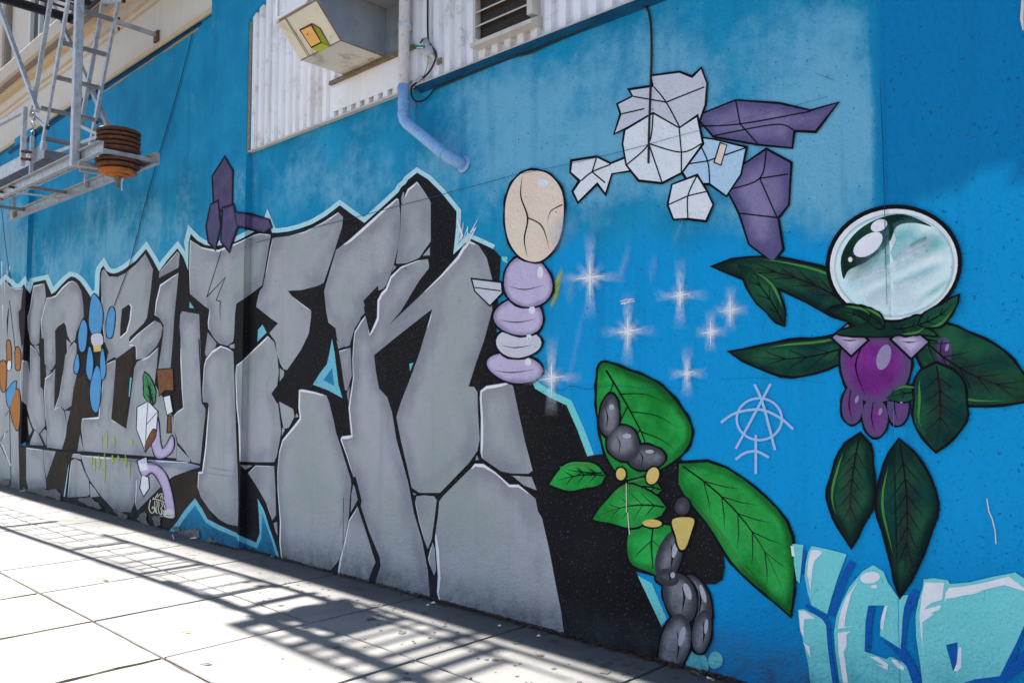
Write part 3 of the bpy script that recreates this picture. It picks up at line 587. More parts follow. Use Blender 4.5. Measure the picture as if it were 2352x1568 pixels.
g = motif('painted_pearl_flower', 'painted shining pearl resting on dark green leaves over a purple plum')
leaf(g, (2010,745), (1640,612), 42, 'dkgreen', .10, 8, 6, 5); leaf(g, (2000,770), (1678,808), 40, 'dkgreen', -.10, 7, 6, 4); leaf(g, (1800,745), (1690,602), 26, 'dkgreen', .06, 9, 5, 3)
leaf(g, (2090,745), (2420,900), 66, 'dkgreen', .12, 8, 7, 5); leaf(g, (2080,770), (2360,880), 46, 'dkgreen', -.06, 7, 6, 3)
shape(g, 'plum', P(1940,790, 2000,768, 2075,785, 2092,840, 2068,900, 2010,925, 1955,900, 1932,845), 'purple', 9, 6, 5, .03, [(P(1990,775, 1965,840, 1990,912), [2, 4, 0])], shine=[disc(2030, 820, 16, 30, 16, 0, .3)], shk='lilac')
for cx, cy, rx, ry in ((1958,930,25,44), (2062,932,24,46), (2010,958,30,44), (2168,808,18,34)): shape(g, 'plum', disc(cx, cy, rx, ry, 22, .04), 'purple', 8, 5, 0, .03, [(P(cx-4,cy-ry*.8, cx-8,cy, cx,cy+ry*.8), [2, 3, 0])], shine=[disc(cx+rx*.4, cy-ry*.3, 4, 9, 12, 0, .3)], shk='lilac')
leaf(g, (1975,1000), (1955,1252), 52, 'dkgreen', .04, 9, 6, 5); leaf(g, (2065,1010), (2068,1362), 62, 'dkgreen', -.05, 10, 6, 6)
leaf(g, (2150,835), (2150,1035), 66, 'dkgreen', -.05, 11, 6, 4); leaf(g, (2120,900), (2035,915), 18, 'dkgreen', .05, 10, 4, 2)
for cx, cy, r_ in ((1951,779,40), (2089,783,42)): shape(g, 'petal', P(cx-r_*.95,cy-4, cx-r_*.1,cy-r_*.85, cx+r_,cy+2, cx+4,cy+r_*.9), 'lilac', 12, 5, 0, .02, [(P(cx-r_*.5,cy, cx,cy+3, cx+r_*.5,cy), [0, 3, 0])])
px, py = 2053, 606
o = Paint().poly(disc(px, py, 157, 136, 48, 0, -.1), 'ink', 13).poly(disc(px, py+1, 147, 127, 48, 0, -.1), 'white', 14, None).poly(disc(px+1, py+3, 138, 119, 48, 0, -.1), 'pearl', 15, .03)
o.poly(disc(1994, 562, 38, 22, 20, .03, -.62), 'white', 17).poly(disc(2019, 518, 20, 13, 20, 0, -.45), 'white', 17).poly(disc(1953, 596, 5, 6, 10), 'white', 17)
o.poly(spline(P(1937,640, 1932,590, 1960,540, 2010,505, 2075,492, 2140,520, 2100,512, 2060,520, 2040,560, 1990,600, 1950,620), True, 4), 'dkgreen', 16)
def streak(x0, y0, x1, y1, w_, a0):
    def fn():
        r = []
        for i in range(9):
            t = i/8; x, y = x0+(x1-x0)*t, y0+(y1-y0)*t; e = math.sin(math.pi*t)**.6*a0
            r.append([(x-w_*.3*k, y-w_*k, e*(1-abs(k))**1.2) for k in (-1, -.5, 0, .5, 1)])
        return r
    return fn
for a in ((1960,600,2120,520,40,.8), (1940,650,2170,545,30,.75), (1985,690,2180,600,14,.6), (2100,700,2185,640,12,.5), (2090,560,2185,560,34,.6)): o.soft(streak(*a), 'tealmist', 16)
for a in ((1945,660,2150,560,26,.9), (1965,700,2160,620,22,.8), (1990,690,2120,690,36,.9), (2040,600,2150,545,12,.6)): o.soft(streak(*a), 'glow', 18)
o.soft(streak(1935, 625, 2060, 530, 34, .75), 'grime', 16)
o.build('pearl', g)
leaf(g, (2010,752), (1905,712), 22, 'dkgreen', .1, 19, 5, 2); leaf(g, (2030,752), (1960,712), 16, 'dkgreen', .1, 20, 4, 2); leaf(g, (2050,755), (2140,725), 20, 'dkgreen', .1, 19, 5, 2); leaf(g, (2110,745), (2200,680), 20, 'dkgreen', .1, 20, 5, 2)
for q in (P(1920,765, 2010,742, 2100,745, 2150,770, 2095,765, 2020,772),): shape(g, 'leaf', q, 'dkgreen', 18, 4, 4, .03)

g = motif('painted_crystal_burst', 'painted ice white crystal burst with violet pennant shards')
def crystal(pts, key, facets, L=8, w_=5): shape(g, 'crystal', pts, key, L, w_, 0, .04, [(f_, 3.2) for f_ in facets])
crystal(P(1600,268, 1690,232, 1790,240, 1862,256, 1922,238, 1872,300, 1822,298, 1818,338, 1740,330, 1640,312), 'violet', [P(1600,290, 1700,285, 1862,256), P(1700,285, 1690,232), P(1700,285, 1740,330), P(1640,312, 1780,286, 1822,298)])
crystal(P(1760,345, 1815,375, 1810,470, 1785,500, 1796,572, 1775,600, 1722,560, 1700,490, 1672,436, 1700,385), 'violet', [P(1760,345, 1745,410, 1672,436), P(1745,410, 1785,500), P(1785,500, 1700,490), P(1745,410, 1810,400)], 9)
crystal(P(1560,380, 1590,315, 1640,322, 1712,340, 1700,400, 1668,448, 1630,420, 1585,420), 'iceblue', [P(1600,318, 1625,370, 1630,420), P(1625,370, 1712,340), P(1625,370, 1560,380)], 10)
crystal(P(1413,305, 1428,262, 1420,240, 1455,222, 1448,208, 1502,200, 1497,176, 1560,168, 1590,180, 1610,160, 1622,192, 1618,240, 1600,292, 1565,300, 1500,262), 'icegrey', [P(1502,200, 1530,235, 1565,300), P(1530,235, 1618,200), P(1530,235, 1455,222), P(1480,250, 1428,262)], 10)
crystal(P(1432,330, 1437,300, 1500,262, 1560,296, 1600,270, 1612,330, 1565,395, 1520,418, 1468,412, 1440,378), 'ice', [P(1500,262, 1490,330, 1440,378), P(1490,330, 1565,350, 1612,330), P(1490,330, 1520,418), P(1565,350, 1560,296), P(1565,350, 1565,395)], 11)
crystal(P(1315,372, 1370,362, 1402,378, 1448,360, 1452,390, 1404,398, 1390,442, 1372,418, 1328,462, 1318,440, 1335,415, 1312,395), 'ice', [P(1402,378, 1360,395, 1335,415), P(1360,395, 1370,362), P(1360,395, 1390,420)], 9)
crystal(P(1545,425, 1600,405, 1622,440, 1636,470, 1620,505, 1580,500, 1548,502, 1536,470), 'ice', [P(1600,405, 1580,450, 1580,500), P(1580,450, 1622,440), P(1580,450, 1536,470)], 12)
crystal(P(1655,330, 1668,334, 1655,378, 1642,372), 'cream', [], 13, 3)

g = motif('painted_pebble_stack', 'painted cairn of flat lilac and grey stones under one tall cream stone')
for cx, cy, rx, ry, key, L in ((1182,845,62,34,'lilac',8), (1190,788,50,34,'icegrey',9), (1192,728,60,40,'lilac',10), (1212,648,58,56,'lilac',11)):
    shape(g, 'pebble', disc(cx, cy, rx, ry, 26, .06, .12), key, L, 5, 0, .02, [(P(cx-rx*.8,cy+ry*.15, cx-rx*.1,cy+ry*.3, cx+rx*.7,cy+ry*.1), [0, 2.5, 0])], shine=[disc(cx+rx*.5, cy-ry*.4, rx*.12, ry*.25, 12)], shk='ice')
shape(g, 'pebble', P(1226,392, 1262,402, 1290,440, 1294,500, 1280,560, 1240,600, 1195,590, 1166,545, 1160,480, 1172,430, 1196,400), 'cream', 12, 5, 4, .03, [(P(1200,402, 1196,450, 1212,500, 1204,550, 1212,592), [0, 3, 4, 3, 0]), (P(1212,500, 1245,520, 1262,575), [3, 3, 0]), (P(1292,470, 1265,485, 1258,510), [3, 2, 0])], shine=[disc(1246, 420, 14, 9, 14)], shk='ice')
shape(g, 'chip', P(1085,642, 1150,650, 1152,672, 1125,700, 1092,668), 'icegrey', 10, 4, 0, .02, [(P(1090,660, 1150,668), 2.5)])
o = Paint()
for x, y in ((1278, 655), (1276, 672), (1282, 640), (1272, 690)): o.soft(streak(x-8, y+14, x+12, y-22, 10, .9), 'acid', 7)
o.build('acid_mist', g)

g = motif('painted_violet_crystals', 'painted cluster of deep violet crystals perched on the stone lettering')
for q, f_, L in ((P(516,362, 534,392, 533,470, 512,486, 492,470, 488,405), [P(516,362, 508,410, 512,486), P(508,410, 488,405)], 9), (P(484,470, 500,462, 506,520, 494,572, 480,556, 474,520), [P(484,470, 492,515, 494,572)], 10), (P(512,478, 536,470, 545,520, 526,576, 508,556), [P(512,478, 526,520, 526,576), P(526,520, 545,520)], 11), (P(540,488, 575,492, 618,505, 624,522, 606,534, 560,522, 543,520), [P(540,488, 570,508, 624,522), P(570,508, 560,522)], 10)): shape(g, 'crystal', q, 'deepviolet', L, 2.8, 0, .02, [(f, 2) for f in f_], 'violet')
g = motif('painted_blue_drops', 'painted bright blue drops outlined in black over the stone letters')
for q in (P(212,678, 228,690, 236,720, 230,765, 214,770, 204,740), P(190,735, 200,752, 196,800, 184,805, 180,770), P(255,705, 264,720, 258,770, 246,772, 245,735), P(205,795, 214,830, 208,872, 198,850), P(222,840, 232,870, 226,940, 212,938, 207,890), P(178,812, 182,840, 176,858, 170,845), P(236,800, 243,850, 234,872, 230,830)): shape(g, 'drop', q, 'sky', 9, 2.2, 4, .03)
shape(g, 'drop', P(214,795, 232,792, 232,806, 216,808), 'yellow', 11, 1.6, 0, None); shape(g, 'drop', P(210,770, 232,766, 236,790, 214,794), 'icegrey', 10, 1.6, 3, None)
g = motif('painted_lilac_swirl', 'painted lilac swirl with white crystals, green leaf and brown block')
shape(g, 'swirl', P(322,1075, 345,1062, 375,1080, 392,1120, 402,1185, 384,1180, 372,1120, 350,1085, 330,1095), 'lilac', 9, 2.4, 4, .03); shape(g, 'swirl', P(345,985, 362,960, 372,1030, 395,1000, 398,1030, 378,1050, 355,1045), 'lilac', 9, 2.2, 4, .03)
for q, f_ in ((P(316,935, 340,922, 362,945, 358,990, 334,1036, 314,985), [P(340,922, 336,975, 334,1036), P(336,975, 362,945)]), (P(316,1058, 336,1050, 340,1078, 322,1082), []), (P(326,1092, 340,1096, 342,1120, 330,1138, 322,1120), []), (P(376,912, 390,908, 396,945, 384,952), [])): shape(g, 'crystal', q, 'white', 10, 2.2, 0, None, [(f, 1.6) for f in f_])
shape(g, 'petal', P(352,985, 358,1000, 338,1030, 334,1020), 'woodbrown', 12, 1.6, 3, None)
leaf(g, (345,925), (332,855), 13, 'moss', .05, 11, 2.4, 2, rimk=None); leaf(g, (352,928), (345,868), 9, 'moss', -.05, 10, 2.2, 2, rimk=None)
shape(g, 'block', P(361,850, 396,846, 398,896, 378,895, 366,908), 'woodbrown', 9, 2.4, 0, .03); shape(g, 'block', P(386,955, 392,955, 392,992, 385,992), 'woodbrown', 9, 2, 0, None)
g = motif('painted_orange_drops', 'painted orange drops at the far left end of the lettering')
for q in (P(16,785, 24,790, 26,840, 18,838), P(36,800, 46,805, 46,845, 36,845), P(0,835, 14,835, 12,895, 2,890), P(26,905, 42,895, 46,935, 42,985, 32,975, 22,930)): shape(g, 'drop', q, 'orange', 8, 2, 4, .03)
shape(g, 'drop', P(24,885, 36,875, 36,890, 28,915, 20,935, 14,905), 'sky', 8, 1.8, 4, None); shape(g, 'drop', P(18,830, 25,830, 24,848, 17,848), 'ice', 9, 1.2, 3, None)

# --- sparkles
def sparkle(x, y, ln, lw, beam):
    o = Paint()
    def ring():
        return [[(x+ln*.55*k*math.cos(a), y+ln*.55*k*math.sin(a), 1.3*(1-k)**1.4) for k in (0, .15, .3, .5, .75, 1)] for a in np.linspace(0, 2*math.pi, 21)]
    o.soft(ring, 'glow', 20)
    for dx, dy, l_, w_, a_ in ((0, -1, beam, 14, .6), (0, 1, beam*.9, 14, .6), (1, -.03, beam*.75, 13, .5), (-1, .05, beam*.7, 13, .5), (.7, -.7, ln*.9, 9, .4), (-.7, -.7, ln*.9, 9, .4), (.7, .7, ln*.8, 9, .35), (-.7, .7, ln*.8, 9, .35)):
        def bm():
            r = []
            for i in range(8):
                t = i/7; f = min(1, (1-t)**1.2*a_*1.4); cx, cy = x+dx*l_*t, y+dy*l_*t; q = w_*(.5+.9*t)
                r.append([(cx-dy*q*k, cy+dx*q*k, f*(1-k*k)) for k in (-1, -.6, -.25, 0, .25, .6, 1)])
            return r
        o.soft(bm, 'glow', 19)
    o.stroke(P(x,y-ln, x,y, x,y+ln*1.15), [0, lw, 0], 'white', 21); o.stroke(P(x-ln*.8,y+5, x,y, x+ln*.8,y-5), [0, lw, 0], 'white', 21)
    for a in (.8, 2.4, 3.9, 5.5): o.stroke(P(x+ln*.16*math.cos(a),y+ln*.16*math.sin(a), x+ln*.30*math.cos(a),y+ln*.30*math.sin(a)), [2.6, 1], 'white', 21)
    return o
for x, y, ln, lw, bm_, lb in ((1355,637,50,5,112,'white sprayed sparkle star, largest and nearest the cream pebble'), (1562,678,34,4,90,'white sprayed sparkle star above the pair beside the leaf tip'), (1677,712,36,4,60,'white sprayed sparkle star overlapping the dark green leaf tip'), (1632,762,32,4,55,'white sprayed sparkle star just below the leaf tip star'), (1442,760,42,4.5,92,'white sprayed sparkle star above the bright green leaf'), (1267,868,40,5,100,'white sprayed sparkle star over the black letter shadow edge'), (1578,857,22,3.5,66,'small white sprayed sparkle star right of the green leaf top')):
    sparkle(x, y, ln, lw, bm_).build('sparkle', wall, lb)
# --- loose sprayed clouds of pale blue on the vivid ground
o = Paint()
for a in ((1300,900,1345,700,20,.3), (1420,640,1450,560,20,.45), (1490,640,1510,590,22,.4), (1545,560,1570,500,16,.3), (1300,690,1320,640,30,.35), (1260,560,1330,500,40,.4)): o.soft(streak(*a), 'mist', 18)
o.build('spray_cloud', wall)
# --- bubble letters, lower right
g = motif('bubble_lettering', 'pale turquoise bubble letters iCP with white shine lower right')
def bub(name, pts, lab=None, sh=(), dk=(), L=8):
    o = Paint().poly(pts, 'teal', L, .06)
    for q in dk: o.poly(q, 'royal', L+1)
    for q in sh: o.poly(q, 'white', L+2)
    return o.build(name, g, lab)
o = Paint()
for a, w_ in ((t33(780,455, 720,560, 640,760, 580,950), [16, 17, 16, 12]), (t33(350,850, 470,940, 545,960), [5, 10, 16]), (t33(555,1000, 560,1200, 590,1450, 610,1600), [9, 10, 11, 13]), (t33(330,350, 315,570), [11, 6]), (t33(1370,720, 1290,860, 1245,1000, 1230,1250), [20, 24, 20, 14]), (t33(1080,1170, 1230,1290, 1300,1420, 1360,1600), [8, 22, 26, 40]), (t33(2330,1080, 2240,1300, 2130,1540), [10, 26, 28]), (t33(1760,1575, 1930,1530, 2180,1500, 2400,1300), [8, 14, 20, 30])): o.stroke(a, w_, 'royal', 7, n=4)
o.build('letter_shadow', g)
bub('letter', t33(275,892, 330,886, 420,930, 500,980, 533,1030, 545,1200, 570,1400, 600,1620, 395,1620, 370,1400, 330,1200, 290,1050), 'pale turquoise letter i', [t33(285,905, 340,905, 435,975, 335,975, 325,1060, 335,1150, 300,1090), t33(320,1190, 380,1230, 392,1340, 360,1270)])
bub('letter', t33(400,306, 560,340, 722,382, 640,600, 590,760, 543,932, 480,895, 400,850, 365,740, 335,580, 345,470, 370,360), None, [t33(395,345, 470,345, 498,370, 430,440, 408,520, 390,720, 360,560, 372,430)])
bub('letter', t33(205,292, 250,288, 325,297, 310,450, 290,650, 262,620, 240,480, 215,460), None, [t33(208,305, 235,305, 248,405, 220,400)]); bub('letter', t33(155,296, 180,292, 185,398, 165,378), None, [])
bub('letter', t33(965,482, 1060,540, 1100,640, 1190,770, 1290,755, 1250,870, 1238,960, 1218,1250, 1030,1130, 1030,1000, 1070,852, 922,852, 895,1000, 888,1275, 1090,1345, 1125,1320, 1235,1372, 1275,1415, 1345,1620, 665,1620, 622,1300, 605,1100, 630,950, 680,820, 750,680, 870,540), 'pale turquoise letter C', [disc(588*3+938/4, 392.1*3+597/4, 23, 13, 20, 0, -.15), disc(588*3+974/4, 392.1*3+680/4, 8, 4, 12), t33(820,640, 760,760, 715,940, 700,1050, 800,1040, 640,1070, 670,900, 720,770), t33(640,1105, 765,1088, 722,1120, 722,1230, 695,1270, 735,1560, 690,1560, 650,1300), t33(1075,860, 1098,855, 1065,1010, 1058,1085, 1035,1060, 1045,950), t33(930,1320, 1010,1325, 1105,1395, 1098,1445, 1000,1395, 1068,1405), t33(1130,1350, 1170,1352, 1250,1420, 1245,1448, 1190,1425)], [t33(922,855, 980,855, 950,1050, 935,1275, 890,1270, 898,1000)])
bub('letter', t33(1430,612, 1520,602, 1650,620, 1672,655, 1850,640, 2060,590, 2272,550, 2420,650, 2440,900, 2351,1040, 2280,1200, 2130,1500, 1900,1530, 1760,1575, 1760,1640, 1425,1640, 1400,1400, 1362,1150, 1355,950, 1385,800, 1420,690), 'pale turquoise letter P', [t33(1440,642, 1618,645, 1600,800, 1500,830, 1430,890, 1590,850, 1580,890, 1480,930, 1530,925, 1420,1005, 1420,1130, 1435,1280, 1405,1130, 1392,950, 1410,780), t33(1665,690, 1780,680, 1960,650, 2210,588, 2420,740, 2350,720, 2170,665, 1960,715, 1720,780, 1640,790, 1620,825, 1632,740), t33(1760,765, 1990,712, 1900,745), t33(1755,1230, 1778,1240, 1775,1420, 1740,1455, 1705,1455, 1735,1380)], [t33(1635,1215, 1742,1190, 1732,1400, 1700,1455)])
o = Paint().poly(disc(1601, 1528, 27, 34, 22, .03), 'teal', 7).poly(disc(1643, 1515, 17, 20, 20, .02), 'teal', 7).build('paint_dot', g)
# --- tags and marks
o = Paint()
A_ = 'lavline'
o.stroke(disc(1744, 962, 52, 48, 40), 5.5, A_, 9, True)
for a in (P(1733,882, 1750,920, 1768,985, 1780,1033), P(1770,881, 1752,915, 1725,965, 1690,1030), P(1656,970, 1690,948, 1745,940, 1790,958, 1822,985), P(1736,998, 1736,1088), P(1690,1055, 1710,1040, 1738,1036, 1766,1050)): o.stroke(a, 6, A_, 9, n=4)
o.build('circle_sign', wall, 'pale blue sprayed circled letter A standing on a small cross')
o = Paint()
for a in (P(1424,692, 1440,687, 1428,696, 1448,688, 1434,699), P(1436,688, 1456,686, 1440,694, 1458,691), P(1426,698, 1446,694)): o.stroke(a, 2, 'white', 9)
o.build('scribble_tag', wall, 'tiny white marker scribble beside the upper sparkle stars')
q = _fr(500*.5742, 1900*.5742, 400/2349*.5742); o = Paint()
for a, w_ in (((600,575, 570,690, 570,800, 620,880, 680,860, 690,780, 650,740, 640,790), 22), ((640,560, 720,560, 830,590, 930,640), 20), ((700,600, 700,740, 720,870), 18), ((745,590, 760,700, 730,780, 740,880, 770,890), 18), ((790,600, 800,700, 780,800, 820,910, 860,880, 840,760), 18), ((850,640, 880,700, 850,780), 18), ((900,650, 940,780, 920,850, 870,800), 18), ((660,520, 700,540, 770,430, 740,500), 16), ((760,520, 800,470, 840,430, 880,440, 850,500), 16), ((840,560, 850,490, 890,520, 890,580), 16), ((930,500, 950,640), 16), ((900,840, 870,900, 840,950, 890,970), 16)): o.stroke(q(*a), w_*.098, 'tagwhite', 12, n=4)
o.poly(spline(q(920,850, 1000,795, 1090,805, 1145,870, 1120,925, 960,935, 1030,958, 1145,950, 1110,1000, 1010,1000, 900,950), True, 3), 'tagwhite', 12)
o.build('scribble_tag', wall, 'cream crown topped script tag on the brown black paint near the base')
o = Paint()
for x, y0, y1, w_ in ((210,1045,1070,4), (217,1050,1085,3), (227,1045,1075,4), (240,1040,1110,3.5), (258,1045,1065,6), (271,1045,1062,6), (288,1045,1075,6), (297,1060,1105,4), (233,1000,1030,3), (245,990,1030,3), (262,1000,1030,3), (302,1010,1022,6)): o.stroke(P(x,y0, x+1,(y0+y1)/2, x,y1), [w_*.5, w_, w_*.3], 'acid', 12)
o.build('acid_drip', wall, 'faint yellow green spray drips over the plinth')
o = Paint()
for a in (t11(1850,450, 1895,600, 1870,640, 1905,480, 1885,680, 1945,520, 1935,660, 2040,440, 1975,560, 2015,530, 1940,680),): o.stroke(a, 4, 'white', 9)
for x, y0, y1 in ((4,600,720), (10,640,690), (16,620,665), (22,612,640), (6,700,760)): o.stroke(P(x,y0, x+1,y1), [2, 6, 0], 'white', 9)
for a in (t33(2030,-10, 2060,60, 2085,160, 2095,290), t32(2010,1440, 2030,1568)): o.stroke(a, 2.4, 'tagwhite', 9)
o.stroke(t22(1050,1300, 1050,1568), 1.6, 'tagwhite', 22); o.stroke(t23(1062,0, 1078,200), 2, 'tagwhite', 22)
o.build('paint_splash', wall)
o = Paint()
for a, w_ in ((t01(2250,620, 2345,640), 1), (t11(0,660, 300,580, 620,500, 780,460, 1000,405, 1330,318, 1600,250, 1850,180, 2100,115, 2351,45), 1.3), (P(1176,403, 1300,378, 1440,345, 1560,312, 1700,275, 1800,250, 1900,222), [.8, 1.2, .6, 1]), (t31(430,-900, 600,-830), 1), (t22(380,440, 480,445, 540,405, 700,440, 800,410, 1000,405, 1200,430, 1400,415, 1560,440), [.6, 1.2, .8, 1.2, .5]), (t22(540,410, 560,520), .8), (P(1660,870, 1780,868, 1900,880), .7)): o.stroke(a, w_, 'bluedark', 23, n=3)
o.stroke(P(2021,180, 2028,330, 2037,700), [1.2, 2.2, 1], 'bluedark', 24)
rs = np.random.default_rng(3)
for k in range(70):
    x, y = rs.uniform(600, 2340), rs.uniform(80, 1150); o.poly(disc(x, y, rs.uniform(.6, 1.8), rs.uniform(.6, 2.2), 6), 'bluedark', 23)
o.build('hairline_crack', wall, 'thin cracks and pits across the blue render')
o = Paint()
o.stroke(P(442,77, 420,165, 395,255, 360,372, 330,480, 300,600, 262,702), 1.7, 'ink', 22); o.stroke(P(4,480, 12,560, 24,640), 1.5, 'ink', 9); o.build('painted_line', wall, 'long thin black painted line slanting down to the blue drops')
# --- crumbled plaster along the foot of the wall
o = Paint()
q = _fr(500*.5742, 1900*.5742, 400/2349*.5742)
for a in (q(320,930, 450,870, 520,920, 500,1050, 560,1180, 330,1080), q(640,990, 800,950, 830,1080, 800,1190, 690,1170), q(1100,1210, 1210,1200, 1310,1300, 1420,1290, 1480,1270, 1640,1260, 1740,1330, 1740,1470, 1560,1460, 1300,1370, 1150,1290), q(1930,1480, 1990,1450, 2080,1540, 2150,1600, 1930,1580), c3(200,1345, 260,1362, 345,1345, 410,1360, 415,1420, 240,1372), c3(420,1370, 500,1360, 545,1420, 530,1450, 420,1420), c3(700,1450, 800,1435, 900,1500, 860,1530), c2(100,1350, 150,1360, 220,1400, 170,1420), c3(20,1270, 70,1265, 90,1310, 20,1325)):
    c_ = np.mean(a, 0); a = [tuple(np.array(p)+rs.normal(0, 1.5, 2)*np.array((1, .8))) for p in spline(a, True, 5)]; o.poly(a, 'chip', 23)
o.build('crumbled_plaster', wall, 'bare crumbled plaster patches along the wall foot')
# --- bare strip and peeled edges
o = Paint()
o.stroke(P(20,352, 130,276, 240,201, 350,128, 462,52), [9, 10, 9, 10, 9], 'bluedark', 3)
o.poly(P(574,42, 580,44, 573,350, 567,356), 'tan', 5)
pts = []
for k, x in enumerate(np.linspace(237, 455, 26)): pts.append((x, 213-(x-237)*.674+rs.uniform(-1, 1)))
o.stroke(pts, [2, 4, 5, 1, 4, 4, 1, 5, 6, 5, 5], 'tan', 4)
o.stroke(P(2349,0, 2347,45, 2350,70), [6, 8, 3], 'creamwall', 4)
o.build('bare_render', wall, 'bare tan render showing along the paint edge')
# blue corbel at the head of the pilaster
m = MB(); edge_ = [tuple(at(x, y, -PR)[[0, 2]]) for x, y in spline(P(571,50, 577,38, 588,22, 600,8, 606,-8, 607,-60), False, 5)]
cz = [(XP2R, edge_[0][1])] + edge_ + [(edge_[-1][0], 9.9), (XP2R, 9.9)]; n = len(cz)
m.add([(x, y, z) for y in (-PR, .01) for x, z in cz], [tuple(range(n)), tuple(range(2*n-1, n-1, -1))] + [(i, i+n, (i+1) % n+n, (i+1) % n) for i in range(n)][::1], 0)
wallpart('corbel', m)

# ------------------------------------------------------------------ cream upper building
fac = tag(empty('cream_building'), 'cream painted upper storey with deep string course above the blue wall', 'building')
ZC = 5.74
m = MB(); m.box(-45, XP2L, -.02, .3, ZC, 9.9); m.build('facade_wall', M['creamwall'], fac)
m = MB(); m.box(-45, 12, .3, 8, -.1, 9.9); m.box(-45, -22, -.05, .3, -.1, ZC); m.build('building_body', M['creamwall'], fac)
m = MB(); m.box(-45, XP2L, -.045, -.0205, ZC-.03, ZC+.02); m.build('edge_moulding', M['ochre'], fac)
m = MB(); m.box(-45, XP2L-.03, -.04, -.0205, 6.40, 6.43); m.build('thin_moulding', M['ochre'], fac)
m = MB(); m.box(-45, XP2L-.03, -.03, -.0205, 6.30, 6.33); m.build('thin_moulding', M['ochre'], fac)
m = MB(); m.box(-45, XP2L-.03, -.10, -.0205, 6.60, 6.729); m.build('bed_moulding', M['ochre'], fac)
m = MB(); m.box(-45, XP2L-.03, -.24, -.02, 6.73, 6.96); m.build('string_course', M['creamtrim'], fac, bevel=.012)
m = MB(); m.box(-45, XP2L-.03, -.17, -.0205, 6.7, 6.7295); m.build('soffit', M['brick'], fac)
m = MB(); m.box(-45, XP2L-.03, -.16, -.02, 9.7, 9.95); m.build('parapet_cap', M['creamtrim'], fac)
for k, xw in enumerate((-20.4, -17.4, -14.3, -11.2)):
    f = MB()
    for a in ((xw-.55, xw-.45), (xw+.45, xw+.55), (xw-.03, xw+.03)): f.box(*a, -.09, -.021, 7.1, 8.9)
    for z in (7.02, 8.9, 8.0): f.box(xw-.55, xw+.55, -.088, -.0215, z, z+.08)
    fo = f.build('window', M['winwhite'], fac, bevel=.006)
    p = MB(); p.box(xw-.45, xw+.45, -.03, -.0222, 7.1, 8.9); p.build('pane', M['glass'], fo)
m = MB(); m.box(-17.05, -16.1, -.14, -.0205, 6.965, 9.69); m.build('pier', M['creamtrim'], fac); m = MB(); m.box(-16.1, -16.0, -.10, -.0205, 6.965, 9.69); m.build('pier_edge', M['brick'], fac)

# ------------------------------------------------------------------ corrugated sheet metal cladding
sid = tag(empty('corrugated_cladding'), 'white corrugated metal cladding above the blue wall', 'cladding')
PITCHX, D0, D1 = .1275, -.012, -.046
xs = []; x = XP2R+.005; k = 0
while x < 4.5:
    xs += [(x, D0), (x+.040, D0), (x+.052, D1), (x+.108, D1), (x+.120, D0)]; x += PITCHX; k += 1
V = []; zb = ZTOP+.004
for z in (zb, 9.9): V += [(a, b, z) for a, b in xs]
n = len(xs); Fc = [(i, i+1, n+i+1, n+i) for i in range(n-1)]
so_ = mesh('ribbed_sheet', V, Fc, M['siding'], sid); sd = so_.modifiers.new('thick', 'SOLIDIFY'); sd.thickness = .003; sd.offset = 1
m = MB(); m.box(XP2R, 4.5, -.004, .28, ZTOP, 9.9); m.build('backing', M['darksteel'], sid)
m = MB(); m.box(-6.155, -5.0, -.056, -.0475, 4.035, 4.275); m.build('flat_panel', M['panel'], sid)
m = MB()
for i in range(9):
    for z in (4.055, 4.255): m.lathe((-6.12+i*.135, -.0565, z), [(.005, -.0), (.005, .0)], 6)
m = MB(); m.box(-6.17, -5.0, -.085, -.0475, 4.276, 4.292); m.bar((-6.17, -.066, 4.30), (-5.0, -.066, 4.30), .03, .02); m.build('flashing', M['seam'], sid)
m = MB(); m.box(XP2R, -5.09, -.052, -.001, ZTOP-.014, ZTOP+.002); m.build('sill_strip', M['louver'], sid, bevel=.003)
m = MB(); V = []
for x in (-5.0, 6): V += [(x, -.001, 3.93), (x, -.05, 3.965), (x, -.058, 3.983), (x, -.001, 3.984)]
m.add(V, [(0,1,5,4), (1,2,6,5), (2,3,7,6), (0,3,2,1), (4,5,6,7)]); m.build('sill_strip', M['bluedark'], sid)
m = MB(); m.bar((-5.0, -.062, 3.978), (6, -.062, 3.978), .008, .008); m.build('sill_edge', M['louver'], sid)

# ------------------------------------------------------------------ exhaust duct hood
du = tag(empty('exhaust_duct', (0,0,0)), 'galvanised sheet metal exhaust hood sticking out of the white cladding', 'duct')
X1, X2, ZB = -5.967, -5.388, 4.318
prof = [(-.05, ZB), (-.494, ZB+.008), (-.72, 4.572), (-.72, 6.2), (-.05, 6.2)]
def duct(name, idx, key, x0=X1, x1=X2):
    V = [(x, *prof[i]) for x in (x0, x1) for i in idx]; k = len(idx); mesh(name, V, [(0, 1, k+1, k)], M[key], du)
m = MB(); V = [(x, y, z) for x in (X1, X2) for y, z in prof]; m.add(V, [(0,1,6,5), (4,0,5,9), (3,4,9,8)], 0); m.add(V, [(4,3,2,1,0), (5,6,7,8,9)], 1); m.add(V, [(1,2,7,6)], 2); m.add(V, [(2,3,8,7)], 1)
m.build('hood', [M['galvend'], M['galv'], M['galvend']], du)
m = MB(); m.box(X1-.2, -5.13, -.62, -.05, 4.724, 6.2); m2 = MB(); m2.box(X2+.001, -5.13, -.60, -.052, 4.724, 6.2); m2.build('upper_box', M['galv'], du)
m = MB(); m.box(X2+.001, -5.13, -.058, -.0475, ZB-.002, 4.723); m.build('side_sheet', M['galv'], du)
m = MB()
